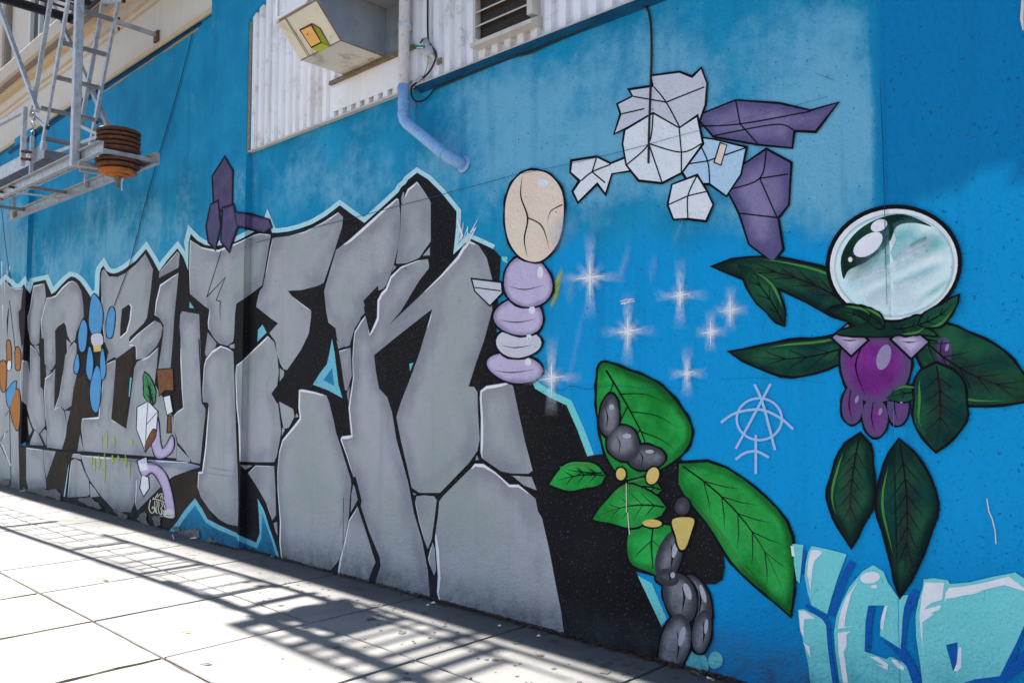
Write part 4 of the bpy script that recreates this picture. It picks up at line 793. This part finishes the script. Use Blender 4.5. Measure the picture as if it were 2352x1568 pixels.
for a, b in (((X2+.002, -.05, ZB), (X2+.002, -.055, 4.724)), ((X1, -.494, ZB+.006), (X2, -.494, ZB+.006)), ((X2+.001, -.494, ZB+.006), (X2+.001, -.05, ZB)), ((X2, -.722, 4.572), (X1, -.722, 4.572)), ((X2, -.722, 4.572), (X2, -.494, ZB+.006)), ((X2, -.60, 4.724), (X2, -.05, 4.724))): m.bar(a, b, .008, .008, (.3, .5, .8))
m.build('seam', M['seam'], du)
ef = lambda s, t: np.array([X1+(X2-X1)*s, -.494+(-.72+.494)*t-.0035, ZB+.008+(4.572-ZB-.008)*t-.003])     # point on the slanted end face
m = MB(); m.bar(ef(.245, 0), ef(.235, 1), .004, .003); m.bar(ef(.20, 0), ef(.215, 1), .003, .003); m.build('drip_line', M['seam'], du)
# picture of a little box painted on the end sheet
def quad(name, pts, key, lift=0., par=du, lab=None):
    V = []
    nn = np.cross(ef(1, 0)-ef(0, 0), ef(0, 1)-ef(0, 0)); nn /= np.linalg.norm(nn)
    if (CAM-ef(.5, .5)) @ nn < 0: nn = -nn
    for u, v in pts: V.append(on_plane(*t10(u, v)[0], ef(.5, .5)+nn*(.0006+lift), nn))
    return tag(mesh(name, V, [tuple(range(len(V)))], M[key], par), lab)
bx = tag(empty('painted_box', (0, 0, 0), du), 'little picture of an orange faced lime box on the duct end')
quad('outline', [(395,275), (512,215), (590,262), (682,428), (575,485), (505,442)], 'boxbrown', 0, bx); quad('box_side', [(520,228), (583,266), (678,425), (605,392)], 'boxgreen2', .001, bx); quad('box_side', [(512,445), (605,398), (676,430), (576,482)], 'boxgreen', .001, bx); quad('box_face', [(412,283), (505,240), (592,388), (506,430)], 'boxorange', .001, bx); quad('box_knob', [(468,313), (478,311), (480,326), (470,328)], 'boxbrown', .002, bx)
fr = MB(); fz = [(X1+.02, 4.60), (X2-.13, 4.60), (X2-.09, 4.64), (X2-.09, 4.9), (X1+.06, 4.9), (X1+.02, 4.86)]
fr.tube([(x, -.728, z) for x, z in fz+fz[:1]], .012, 8); fr.build('rounded_frame', M['panel'], du); m = MB(); m.box(X1+.035, X2-.1, -.724, -.7205, 4.61, 4.89); m.build('plate', M['panel'], du)

# ------------------------------------------------------------------ downpipe
dp = tag(empty('downpipe', (-5.07, -.11, 3.98)), 'white downpipe turning pale blue at its bent lower end', 'pipe'); org = (-5.07, -.11, 3.98)
m = MB(); m.tube([(-5.07, -.115, 9.9), (-5.07, -.115, 3.985)], .044, 20); m.build('upper_pipe', M['pipewhite'], dp, smooth=False, origin=org)
pa, pb = np.array((-5.065, -.115, 3.985)), np.array((-4.50, -.105, 3.31))
path = [(-5.07, -.115, 3.987), (-5.07, -.115, 3.74), (-5.06, -.115, 3.705), (-5.03, -.115, 3.67), (-4.60, -.108, 3.345), (-4.54, -.09, 3.30), (-4.505, -.05, 3.275), (-4.49, .0, 3.265)]
m = MB(); m.tube(path, .045, 20); m.tube([(-4.62, -.110, 3.36), (-4.585, -.107, 3.334)], .048, 20); m.tube([(-5.07, -.115, 3.77), (-5.07, -.115, 3.73)], .048, 20); b_ = m.build('lower_pipe', M['pipeblue'], dp, origin=org)
for o in dp.children:
    o.location = (0, 0, 0); o.data.polygons.foreach_set('use_smooth', [len(p.vertices) == 4 for p in o.data.polygons])
m = MB(); m.tube([(-4.49, -.004, 3.265), (-4.49, -.016, 3.267)], [.068, .056], 16); o = m.build('wall_collar', M['pipeblue'], dp, origin=org); o.location = (0, 0, 0)
for z in (3.83, 4.45):
    m = MB(); m.tube([(-5.07, -.115, z), (-5.07, -.115, z+.03)], .0475, 16); m.box(-5.08, -5.06, -.07, -.0005, z, z+.03); o = m.build('pipe_clamp', M['pipeblue' if z < 4 else 'pipewhite'], dp, origin=org); o.location = (0, 0, 0)

# ------------------------------------------------------------------ louvred vent
lv = tag(empty('louvred_vent', (-3.98, -.06, 4.4)), 'metal louvred vent with dark mesh set in the white cladding', 'vent')
xa, xb, za, zc = -4.28, -3.70, 4.06, 5.0; O_ = (-3.98, -.06, 4.4)
def sub(m_, name, key, par, org, **k):
    o = m_.build(name, M[key] if isinstance(key, str) else key, par, origin=org, **k); o.location = (0, 0, 0); return o
m = MB(); m.box(xa, xa+.02, -.11, -.01, za+.076, zc); sub(m, 'frame_side', 'louver', lv, O_, bevel=.003); m = MB(); m.box(xb-.05, xb, -.11, -.01, za+.076, zc); sub(m, 'frame_side', 'louver', lv, O_, bevel=.003)
m = MB(); m.add([(x, y, z) for x in (xa-.015, xb+.012) for y, z in ((-.01, za), (-.13, za), (-.13, za+.03), (-.05, za+.075), (-.01, za+.075))], [(0,1,6,5), (1,2,7,6), (2,3,8,7), (3,4,9,8), (4,3,2,1,0), (5,6,7,8,9)]); sub(m, 'sill', 'louver', lv, O_)
m = MB(); m.box(xa+.02, xb-.05, -.055, -.048, za+.07, zc); sub(m, 'mesh_screen', 'screen', lv, O_)
for i in range(9):
    m = MB(); z = za+.165+i*.105; m.bar((xa+.02, -.085, z), (xb-.05, -.085, z), .05, .008, (0, .8, .6)); sub(m, 'slat', 'louver', lv, O_)

# ------------------------------------------------------------------ cables and fitting
def line3(fr_, ys): return [tuple(at(*p, y=y)) for p, y in zip(fr_, ys)]
cb = line3(t10(1578,-300, 1578,0, 1580,340, 1610,420, 1652,490, 1640,570, 1600,650, 1550,705, 1500,742, 1465,768, 1430,805, 1428,870, 1450,915, 1490,935, 1550,918, 1600,870, 1650,812), [-.06]*5+[-.07]*5+[-.085, -.08, -.06, -.04, -.03, -.02, -.015])
cb += line3(t10(1800,750, 2000,665, 2200,580, 2351,520) , [-.012]*4) + line3(t20(150,490, 420,370, 700,250, 960,140, 1120,72, 1200,62, 1240,80, 1262,140, 1278,280, 1282,500, 1276,700, 1266,1000, 1258,1250, 1254,1500), [-.012]*14)
cb = [tuple(p) for p in spline(cb, False, 4)]
m = MB(); m.tube(cb, .0075, 8); tag(m.build('black_cable', M['rubber'], None, smooth=True), 'black cable looping from the cladding and running along the wall top', 'cable')
m = MB()
for k in (0, .5, 1):
    p = at(*t10(1490+30*k, 752-28*k)[0], y=-.078); m.tube([p-np.array((.012, 0, -.009)), p+np.array((.012, 0, .009))], .014, 10)
tag(m.build('cable_coupling', M['steel'], None), 'small metal coupling on the black cable beneath the grey fitting', 'coupling')
ft = tag(empty('conduit_fitting'), 'grey conduit fitting hanging on the white cladding', 'fitting')
pa, pb, pc = at(*t10(1560,365)[0], y=-.075), at(*t10(1580,430)[0], y=-.085), at(*t10(1610,510)[0], y=-.085)
m = MB(); m.tube([pa, (pa+pb)/2, pb], [.02, .022, .016], 10); m.build('nozzle', M['steel'], ft, smooth=True)
m = MB(); m.tube([pb, pb*.85+pc*.15, pb*.2+pc*.8, pc], [.018, .03, .03, .014], 12); m.build('body', M['plastic'], ft, smooth=True)
pd = at(*t10(1660,550)[0], y=-.06); m = MB(); m.tube([pc, pd], [.016, .005], 8); m.build('spout', M['louver'], ft)
m = MB(); m.box(pd[0]-.0, pd[0]+.05, -.06, -.0475, pd[2]-.04, pd[2]+.005); m.build('bracket', M['seam'], ft)
for u, v in ((1520,390), (1545,405), (1560,400), (1510,400)):
    m = MB(); q = at(*t10(u, v)[0], y=-.07); m.tube([q, q+np.array((.01, .01, .03))], .006, 6); m.build('bolt', M['rustiron'], ft)
q = [at(*t10(u, v)[0], y=-.075) for u, v in ((1452,412), (1500,420), (1555,412), (1560,440), (1505,452), (1470,450))]
tg = mesh('green_tag', [tuple(p) for p in q]+[tuple(p+np.array((0, .004, 0))) for p in q], [tuple(range(6)), tuple(range(11, 5, -1))]+[(i, i+6, (i+1) % 6+6, (i+1) % 6) for i in range(6)], M['greentag']); tag(tg, 'small green plastic tag hanging by the grey conduit fitting', 'tag')
q = [at(*t10(u, v)[0], y=-.076) for u, v in ((1475,438), (1535,434), (1534,444), (1477,447))]; mesh('print_strip', q, [(0,1,2,3)], M['paper'], tg)
m = MB(); m.tube([at(*p, y=-.07) for p in t10(1555,440, 1575,500, 1580,580, 1560,660, 1535,720)], .003, 6); m.build('green_string', M['greentag'], tg)

# ------------------------------------------------------------------ fire escape: balcony, drop ladder, counterbalanced stair, weights
YN, YF = -1.03, -.45
bal = tag(empty('fire_escape_balcony', (-10.5, -.7, 6.62)), 'dark steel fire escape balcony with barred floor above the drop ladder', 'balcony'); BO = (-10.5, -.7, 6.62)
m = MB()
for y in (-1.26, -.34):
    m = MB(); m.box(-12.05, -8.9, y-.03, y+.03, 6.57, 6.69); sub(m, 'edge_beam', 'darksteel', bal, BO)
for x in (-12.05, -8.95):
    m = MB(); m.box(x, x+.05, -1.229, -.371, 6.575, 6.685); sub(m, 'end_beam', 'darksteel', bal, BO)
x = -11.97
while x < -8.95:
    if not -10.35 < x < -9.45:
        m = MB(); m.box(x, x+.05, -1.23, -.37, 6.64, 6.652); sub(m, 'floor_bar', 'darksteel', bal, BO)
    x += .19
for x in (-11.35, -10.42, -9.42):
    m = MB(); m.box(x, x+.07, -1.23, -.37, 6.58, 6.638); sub(m, 'cross_bar', 'darksteel', bal, BO)
for z in (7.05, 7.55):
    m = MB(); m.box(-12.05, -8.9, -1.275, -1.245, z, z+.035); sub(m, 'rail', 'darksteel', bal, BO)
for x in np.linspace(-12.03, -8.93, 8):
    m = MB(); m.box(x-.015, x+.015, -1.27, -1.25, 6.69, 7.55); sub(m, 'post', 'darksteel', bal, BO)
LO = (-10.3, -.76, 5.3)
lad = tag(empty('drop_ladder', LO), 'grey galvanised steel ladder hanging from the fire escape with handrails', 'ladder')
Et, Eb, Bt, Bb = (-9.71, -.5, 6.62), (-10.76, -.5, 4.50), (-9.71, -1.02, 6.62), (-10.78, -1.02, 4.45)
for a, b in ((Et, Eb), (Bt, Bb)):
    m = MB(); m.bar(a, b, .03, .065, (0, 1, 0)); sub(m, 'stringer', 'steel', lad, LO)
for z in (6.30, 5.94, 5.57, 5.21, 4.86, 4.55):
    t = (z-4.5)/(6.62-4.5); x = -10.76+t*1.05; m = MB(); ext = .06 if abs(z-4.86) < .01 else -.015
    m.bar((x, -1.02-ext*1.4, z), (x, -.5+ext*1.6, z), .05, .035, (1, 0, .2)); sub(m, 'rung', 'tread', lad, LO)
for a, b in (((-10.22, -.5, 6.75), (-11.08, -.5, 4.86)), ((-10.38, -1.02, 6.75), (-11.22, -1.02, 4.92)), ((-13.0, -1.06, 7.15), (-10.85, -1.06, 4.90)), ((-12.9, -.45, 7.4), (-10.29, -.45, 4.72))):
    m = MB(); m.bar(a, b, .045, .05, (0, 1, 0)); sub(m, 'handrail', 'steel', lad, LO)
for a, b in (((-10.42, -.5, 6.28), (-9.80, -.5, 6.10)), ((-11.08, -.5, 4.90), (-10.38, -.5, 4.62)), ((-11.22, -1.02, 4.94), (-10.62, -1.02, 4.66))):
    m = MB(); m.bar(a, b, .04, .04, (0, 1, 0)); m.box(b[0]-.002, b[0]+.03, b[1]-.018, b[1]+.018, b[2]-.03, b[2]+.01, 1); sub(m, 'strut', [M['steel'], M['darksteel']], lad, LO)
m = MB(); m.bar((-9.97, -.5, 5.90), (-9.97, -.03, 5.885), .04, .045, (1, 0, 0)); sub(m, 'wall_bracket', 'steel', lad, LO)
m = MB(); m.box(-10.03, -9.91, -.045, -.022, 5.80, 5.93); sub(m, 'wall_plate', 'rustiron', lad, LO)
m = MB(); m.box(-9.46, -9.37, -1.14, -1.06, 3.95, 6.6); sub(m, 'guide_post', 'steel', lad, LO, bevel=.008)
for x, y, z in ((-9.99,-.47,5.94), (-9.99,-.47,5.82), (-10.60,-.47,4.83), (-10.68,-.47,4.66), (-10.62,-1.06,4.86)):
    m = MB(); m.tube([(x, y, z), (x+.05, y-.02, z)], .014, 8); sub(m, 'bolt', 'rustiron', lad, LO)

SO = (-12, -.74, 4.2)
stv = tag(empty('counterbalanced_stair', SO), 'grey steel counterbalanced stair swung up level beside the wall', 'stair')
for y, out in ((YN, (0, -1, 0)), (YF, (0, -1, 0))):
    m = MB(); m.channel((-8.81, y, 4.05), (-13.6 if y == YF else -17.5, y, 4.07), .125, .045, .008, out); sub(m, 'beam', 'steel', stv, SO)
for y in (YN+.07, YF-.06):
    m = MB(); m.bar((-10.72, y, 4.40), (-18.5, y, 4.42), .012, .17, (0, 1, 0)); sub(m, 'stair_string', 'steel', stv, SO)
x = -10.85; k = 0
while x > -18.4:
    m = MB(); m.bar((x, YN+.078, 4.39), (x, YF-.068, 4.39), .17, .008, (1, 0, -1)); m.bar((x-.055, YN+.079, 4.452), (x-.055, YF-.069, 4.452), .022, .022, (1, 0, 0)); sub(m, 'tread', 'tread', stv, SO); x -= .365; k += 1
for x, z in ((-11.45, 4.07), (-13.0, 4.07), (-15, 4.07)):
    m = MB(); m.bar((x, YN+.01, z+.02), (x, YF-.01, z+.03), .06, .035, (1, 0, 0)); sub(m, 'cross_tube', 'tread', stv, SO)
m = MB(); m.bar((-11.75, YN+.01, 4.06), (-11.75, YF-.01, 4.08), .02, .02, (1, 0, 0)); sub(m, 'tie_rod', 'louver', stv, SO)
for x, y, z0, z1 in ((-10.72, YF-.03, 4.05, 4.36), (-13.35, YF-.03, 4.02, 4.36), (-11.02, YN+.03, 4.08, 4.62)):
    m = MB(); m.box(x-.02, x+.02, y-.02, y+.02, z0, z1); sub(m, 'hanger', 'steel', stv, SO)
m = MB(); m.bar((-9.35, YN-.05, 3.965), (-9.35, YN+.16, 3.975), .09, .05, (1, 0, 0)); sub(m, 'foot_plate', 'steel', stv, SO); m = MB(); m.bar((-9.75, YN+.12, 4.02), (-9.75, YF-.0, 4.035), .06, .06, (1, 0, 0)); sub(m, 'pivot_shaft', 'steel', stv, SO)
for x, y in ((-10.6, YN+.02), (-10.55, YF-.05)):
    m = MB(); m.tube([(x, y-.025, 4.42), (x, y+.025, 4.42)], .05, 14); sub(m, 'pivot_plate', 'steel', stv, SO)
for y, x0, x1, z0, z1 in ((YN, -11.25, -18, 4.98, 5.25), (YF, -10.35, -13, 4.62, 4.75)):
    m = MB(); m.bar((x0, y, z0), (x1, y, z1), .045, .045, (0, 1, 0)); sub(m, 'handrail', 'steel', stv, SO)
m = MB(); m.bar((-11.22, YN, 5.02), (-11.24, YN, 4.30), .05, .07, (0, 1, 0)); sub(m, 'handrail_post', 'steel', stv, SO)
for x, y, z in ((-11.15,YN+.0,4.45), (-11.15,YN,4.36), (-11.0,YN,4.42), (-11.0,YN,4.33), (-11.93,YN-.02,4.08), (-11.5,YN-.02,4.07), (-11.93,YN-.02,4.0), (-10.6,YF-.1,4.36), (-10.75,YF-.1,4.34)):
    m = MB(); m.tube([(x, y-.045, z), (x, y+.02, z)], .017, 8); sub(m, 'bolt', 'rustiron', stv, SO)
stv.rotation_euler.z = R(1.6); stv.location = Vector(SO)+Vector((0, -.09, 0))
ch = MB(); q = np.array((-11.05, YN-.02, 5.0))
for i in range(11):
    c_ = q+np.array((.02*math.sin(i*.5), 0, -.055*i)); a_ = (.018, 0, 0) if i % 2 else (0, .018, 0); ch.tube([c_+np.array(a_)*math.cos(t)+np.array((0, 0, .03))*math.sin(t) for t in np.linspace(0, 2*math.pi, 9)], .006, 5, caps=False)
tag(ch.build('chain', M['steel'], None), 'short steel chain hanging beside the stair handrail post', 'chain')
q0 = np.array((-9.55, YF-.06, 3.98)); m = MB(); m.tube([q0+np.array((.03, -.0, .14)), q0+np.array((0, -.01, .05)), q0+np.array((-.07, -.02, -.06)), q0+np.array((-.06, -.02, -.16))], .008, 6); tag(m.build('white_rope', M['paper'], None), 'frayed white rope tied round the far stair beam', 'rope')

cwx, cwy, R_ = -9.17, -.745, .222
WO = (cwx, cwy, 4.05)
cw = tag(empty('counterweight_stack', WO), 'stack of rusty round iron weights at the end of the stair', 'counterweight')
def plate(z, h, r, key):
    m = MB(); b = .014; m.lathe((cwx, cwy, z), [(.02, 0), (r-.05, 0), (r-.04, .006), (r-b, .006), (r, b+.004), (r, h-b), (r-b, h-.004), (.02, h-.004)], 44); o = sub(m, 'weight_plate', key, cw, WO, smooth=False)
    o.data.polygons.foreach_set('use_smooth', [True]*len(o.data.polygons)); e = o.modifiers.new('e', 'EDGE_SPLIT'); e.split_angle = R(50); return o
for i in range(5): plate(4.115+i*.050, .048, R_*(1-.012*(i % 2)), 'rustiron')
for i in range(2): plate(3.945+i*.05, .048, R_*(1+.01*i), 'rustiron')
plate(3.885, .055, R_*.84, 'rustorange'); plate(3.865, .02, R_*.52, 'rustorange')
m = MB(); m.tube([(cwx, cwy, 3.74), (cwx, cwy, 4.38)], .02, 12); m.tube([(cwx, cwy, 3.83), (cwx, cwy, 3.868)], .035, 8); sub(m, 'rod', 'seam', cw, WO)
for x in (cwx-.12, cwx+.12):
    m = MB(); m.bar((x, YN+.01, 4.075), (x, YF+.02, 4.075), .07, .05, (1, 0, 0)); sub(m, 'support_bar', 'steel', cw, WO)

# ------------------------------------------------------------------ pavement, kerb, road
m = MB(); m.box(-45, 16, -5.45, .05, -.25, -.012); sw = tag(m.build('sidewalk', M['joint'], None), None, None, None, 'structure')
GX, GY = 1.1075, [.0, -.982, -1.992, -3.0, -4.0, -5.0, -5.45]
def slab_mesh(x0, x1, y0, y1, key, jit):
    nx = 8; g = .0045 if key == 'concrete' else .007; V = []; top = [(x0+g+(x1-x0-2*g)*i/nx, y1-g) for i in range(nx+1)] + [(x1-g, y1-g+(y0-y1+2*g)*i/nx) for i in range(1, nx+1)] + [(x1-g-(x1-x0-2*g)*i/nx, y0+g) for i in range(1, nx+1)] + [(x0+g, y0+g+(y1-y0-2*g)*i/nx) for i in range(1, nx)]
    cx, cy = (x0+x1)/2, (y0+y1)/2; n = len(top)
    for k, (ins, z) in enumerate(((0, -.06), (0, -.006), (.006, 0))):
        for i, (x, y) in enumerate(top):
            dx, dy = np.sign(cx-x)*ins, np.sign(cy-y)*ins; j = jit[i] if k else 0
            V.append((x+dx+(np.sign(cx-x)*j if abs(x-cx) > (x1-x0)/2-.02 else 0)-cx, y+dy+(np.sign(cy-y)*j if abs(y-cy) > (y1-y0)/2-.02 else 0)-cy, z))
    Fc = [(k*n+i, k*n+(i+1) % n, (k+1)*n+(i+1) % n, (k+1)*n+i) for k in range(2) for i in range(n)] + [tuple(2*n+i for i in range(n))]
    # outline runs clockwise seen from above: turn faces up
    Fc = [f[::-1] for f in Fc]
    me = bpy.data.meshes.new('slab'); me.from_pydata(V, [], Fc); me.materials.append(M[key]); me.update(); return me
for r in range(len(GY)-1):
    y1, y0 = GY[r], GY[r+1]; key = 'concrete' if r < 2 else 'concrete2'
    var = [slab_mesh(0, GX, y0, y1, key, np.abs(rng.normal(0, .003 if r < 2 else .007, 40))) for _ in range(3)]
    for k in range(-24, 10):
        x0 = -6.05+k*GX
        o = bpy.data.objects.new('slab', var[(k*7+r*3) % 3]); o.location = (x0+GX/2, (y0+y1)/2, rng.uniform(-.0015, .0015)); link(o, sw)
m = MB(); m.box(-45, 16, -5.62, -5.452, -.3, .0); tag(m.build('kerb', M['kerb'], None, bevel=.015), None, None, None, 'structure')
m = MB(); m.add([(-400, -400, -.13), (400, -400, -.13), (400, -5.6, -.13), (-400, -5.6, -.13)], [(0,1,2,3)]); tag(m.build('road', M['asphalt'], None), None, None, None, 'structure')
m = MB(); m.add([(-400, -5.6, -.26), (400, -5.6, -.26), (400, 400, -.26), (-400, 400, -.26)], [(0,1,2,3)]); tag(m.build('ground', M['asphalt'], None), None, None, None, 'structure')

# old gum and dirt spots trodden into the pavement: one part
m = MB(); rs = np.random.default_rng(11)
def spot(x, y, r, z=.0022):
    n = 9; V = [(x+r*(.75+.4*rs.random())*math.cos(2*math.pi*i/n), y+r*(.75+.4*rs.random())*math.sin(2*math.pi*i/n), z) for i in range(n)]
    m.add(V+[(x, y, z+.0018)], [(i, (i+1) % n, n) for i in range(n)])
for k in range(420):
    x = rs.uniform(-16, -1.2); y = -abs(rs.normal(0, .33))-.05
    spot(x, y, rs.uniform(.006, .017))
for k in range(60): spot(rs.uniform(-5, -1.5), rs.uniform(-1.6, -.4), rs.uniform(.005, .014))
for u in (t13(1105,845), t13(1340,1105), t13(740,1243), t13(1060,980), t13(955,700), t13(2195,1355), t13(1385,1528), t13(1545,920), t23(855,1468), t23(1040,1398), t23(1035,1475), t23(262,1312), t23(698,1347), t23(45,1200), t13(230,855), t23(895,1383), t23(865,1405), t23(300,1112), t23(362,1173), t23(1175,1428)):
    p = ground(*u[0]); spot(p[0], p[1], rs.uniform(.022, .034), .003)
tag(m.build('gum_spots', M['gum'], sw), 'dark old gum and dirt spots trodden into the pavement', None, None, 'stuff')
# dry debris gathered along the foot of the wall
m = MB()
for k in range(3600):
    x = rs.uniform(-8.2, -1.0) if k % 3 else rs.uniform(-5, -2); y = (-PR if x < XP2R else 0)-abs(rs.normal(0, .03))-.004; s = rs.uniform(.005, .013)*(1.7 if k % 5 == 0 else 1); a = rs.uniform(0, 6.28); z = rs.uniform(.002, .016)
    d = np.array((math.cos(a), math.sin(a)))*s; e = np.array((-d[1], d[0]))*.5
    m.add([(x-d[0], y-d[1], z), (x+e[0], y+e[1], z+.003), (x+d[0], y+d[1], z+.004*rs.random()), (x-e[0], y-e[1], z)], [(0,1,2,3)])
tag(m.build('dry_debris', M['debris'], None), None, None, None, 'stuff')

# ------------------------------------------------------------------ litter
def dry_leaf(px_, py_, ln, key, lab, a=0.4, cat='leaf', wd=.32):
    c_ = ground(px_, py_); m = MB(); n = 8; V = []
    for s in (1, -1):
        for i in range(n+1):
            t = i/n; w_ = ln*wd*math.sin(math.pi*t)**.8*.5*s; x, y = (t-.5)*ln, w_; V.append((x*math.cos(a)-y*math.sin(a), x*math.sin(a)+y*math.cos(a), .006+.25*abs(w_)+.03*ln*math.sin(t*5)))
    mid = [((i/n-.5)*ln*math.cos(a), (i/n-.5)*ln*math.sin(a), .004+.03*ln*math.sin(i/n*5)) for i in range(n+1)]
    b = len(V); V += mid; Fc = [(i, i+1, b+i+1, b+i) for i in range(n)] + [(b+i, b+i+1, n+2+i, n+1+i) for i in range(n)]
    m.add(V, Fc); m.tube([mid[0], tuple(np.array(mid[0])-np.array((math.cos(a), math.sin(a), 0))*ln*.25)], .002, 5)
    o = m.build('dry_leaf', M[key], None); o.location = (c_[0], c_[1], .001); return tag(o, lab, cat)
dry_leaf(*t03(968,628)[0], .085, 'leaf', 'dark dry leaf on the sunlit pavement farther from the wall', .2)
dry_leaf(*t03(1727,1103)[0], .05, 'leafyellow', 'small yellow leaf on the sunlit pavement', .9)
dry_leaf(*t03(1905,1402)[0], .055, 'leaf', 'dark curled leaf nearest the bottom edge of the pavement', .7)
dry_leaf(*t23(1680,1485)[0], .10, 'leaf', 'brown dry leaf lying at the wall foot beside the turquoise dots', -.3)
dry_leaf(*t03(1112,510)[0], .05, 'leafyellow', 'tan leaf scrap lying between the stair shadow bars', .1)
def butt(px_, py_, a, lab, ln=.055):
    c_ = ground(px_, py_); o = empty('cigarette_butt', (c_[0], c_[1], .005)); tag(o, lab, 'cigarette butt'); d = np.array((math.cos(a), math.sin(a), 0))
    m = MB(); m.tube([-d*ln/2, d*ln*.15], .0045, 8); m.build('paper', M['paper'], o); m = MB(); m.tube([d*ln*.15, d*ln/2], .0046, 8); m.build('filter', M['leafyellow'], o)
butt(*t23(1825,1535)[0], -.3, 'white cigarette butt at the wall foot near the turquoise dots')
butt(*t13(155,408)[0], .2, 'cigarette butt at the wall foot below the blue zigzag')
def scrap(px_, py_, s, lab, key='paper'):
    c_ = ground(px_, py_); V = [(-s, -s*.4, .003), (s*.2, -s*.6, .006), (s, -.1*s, .012), (s*.6, s*.5, .005), (-s*.5, s*.5, .014)]
    V2 = [(x, y, z-.002) for x, y, z in V]; o = mesh('paper_scrap', V+V2, [(0,1,2,3,4), (9,8,7,6,5)]+[(i, i+5, (i+1) % 5+5, (i+1) % 5) for i in range(5)], M[key]); o.location = (c_[0], c_[1], .001); tag(o, lab, 'paper scrap')
scrap(*t03(1780,242)[0], .05, 'white paper scrap under the crumbled blue zigzag'); scrap(*t13(1632,837)[0], .022, 'white paper scrap below the long crack between stones'); scrap(*t13(1582,857)[0], .016, 'smaller white scrap beside the paper below the long crack')
scrap(*t23(248,1141)[0], .016, 'white scrap on the shaded pavement below the black paint'); scrap(*t02(205,1375)[0], .06, 'white paper scrap at the far left wall foot'); scrap(*t13(1290,-900)[0] if False else t13(2240,1048)[0], .014, 'tiny white scrap in the dark pavement patch near the wall')
c_ = ground(*t03(1590,228)[0]); m = MB(); m.tube([(-.13, .05, .005), (.13, -.05, .006)], .004, 8); o = m.build('drinking_straw', M['paper'], None); o.location = (c_[0], c_[1], .001); tag(o, 'thin white straw lying on the shaded pavement by the zigzag', 'straw')
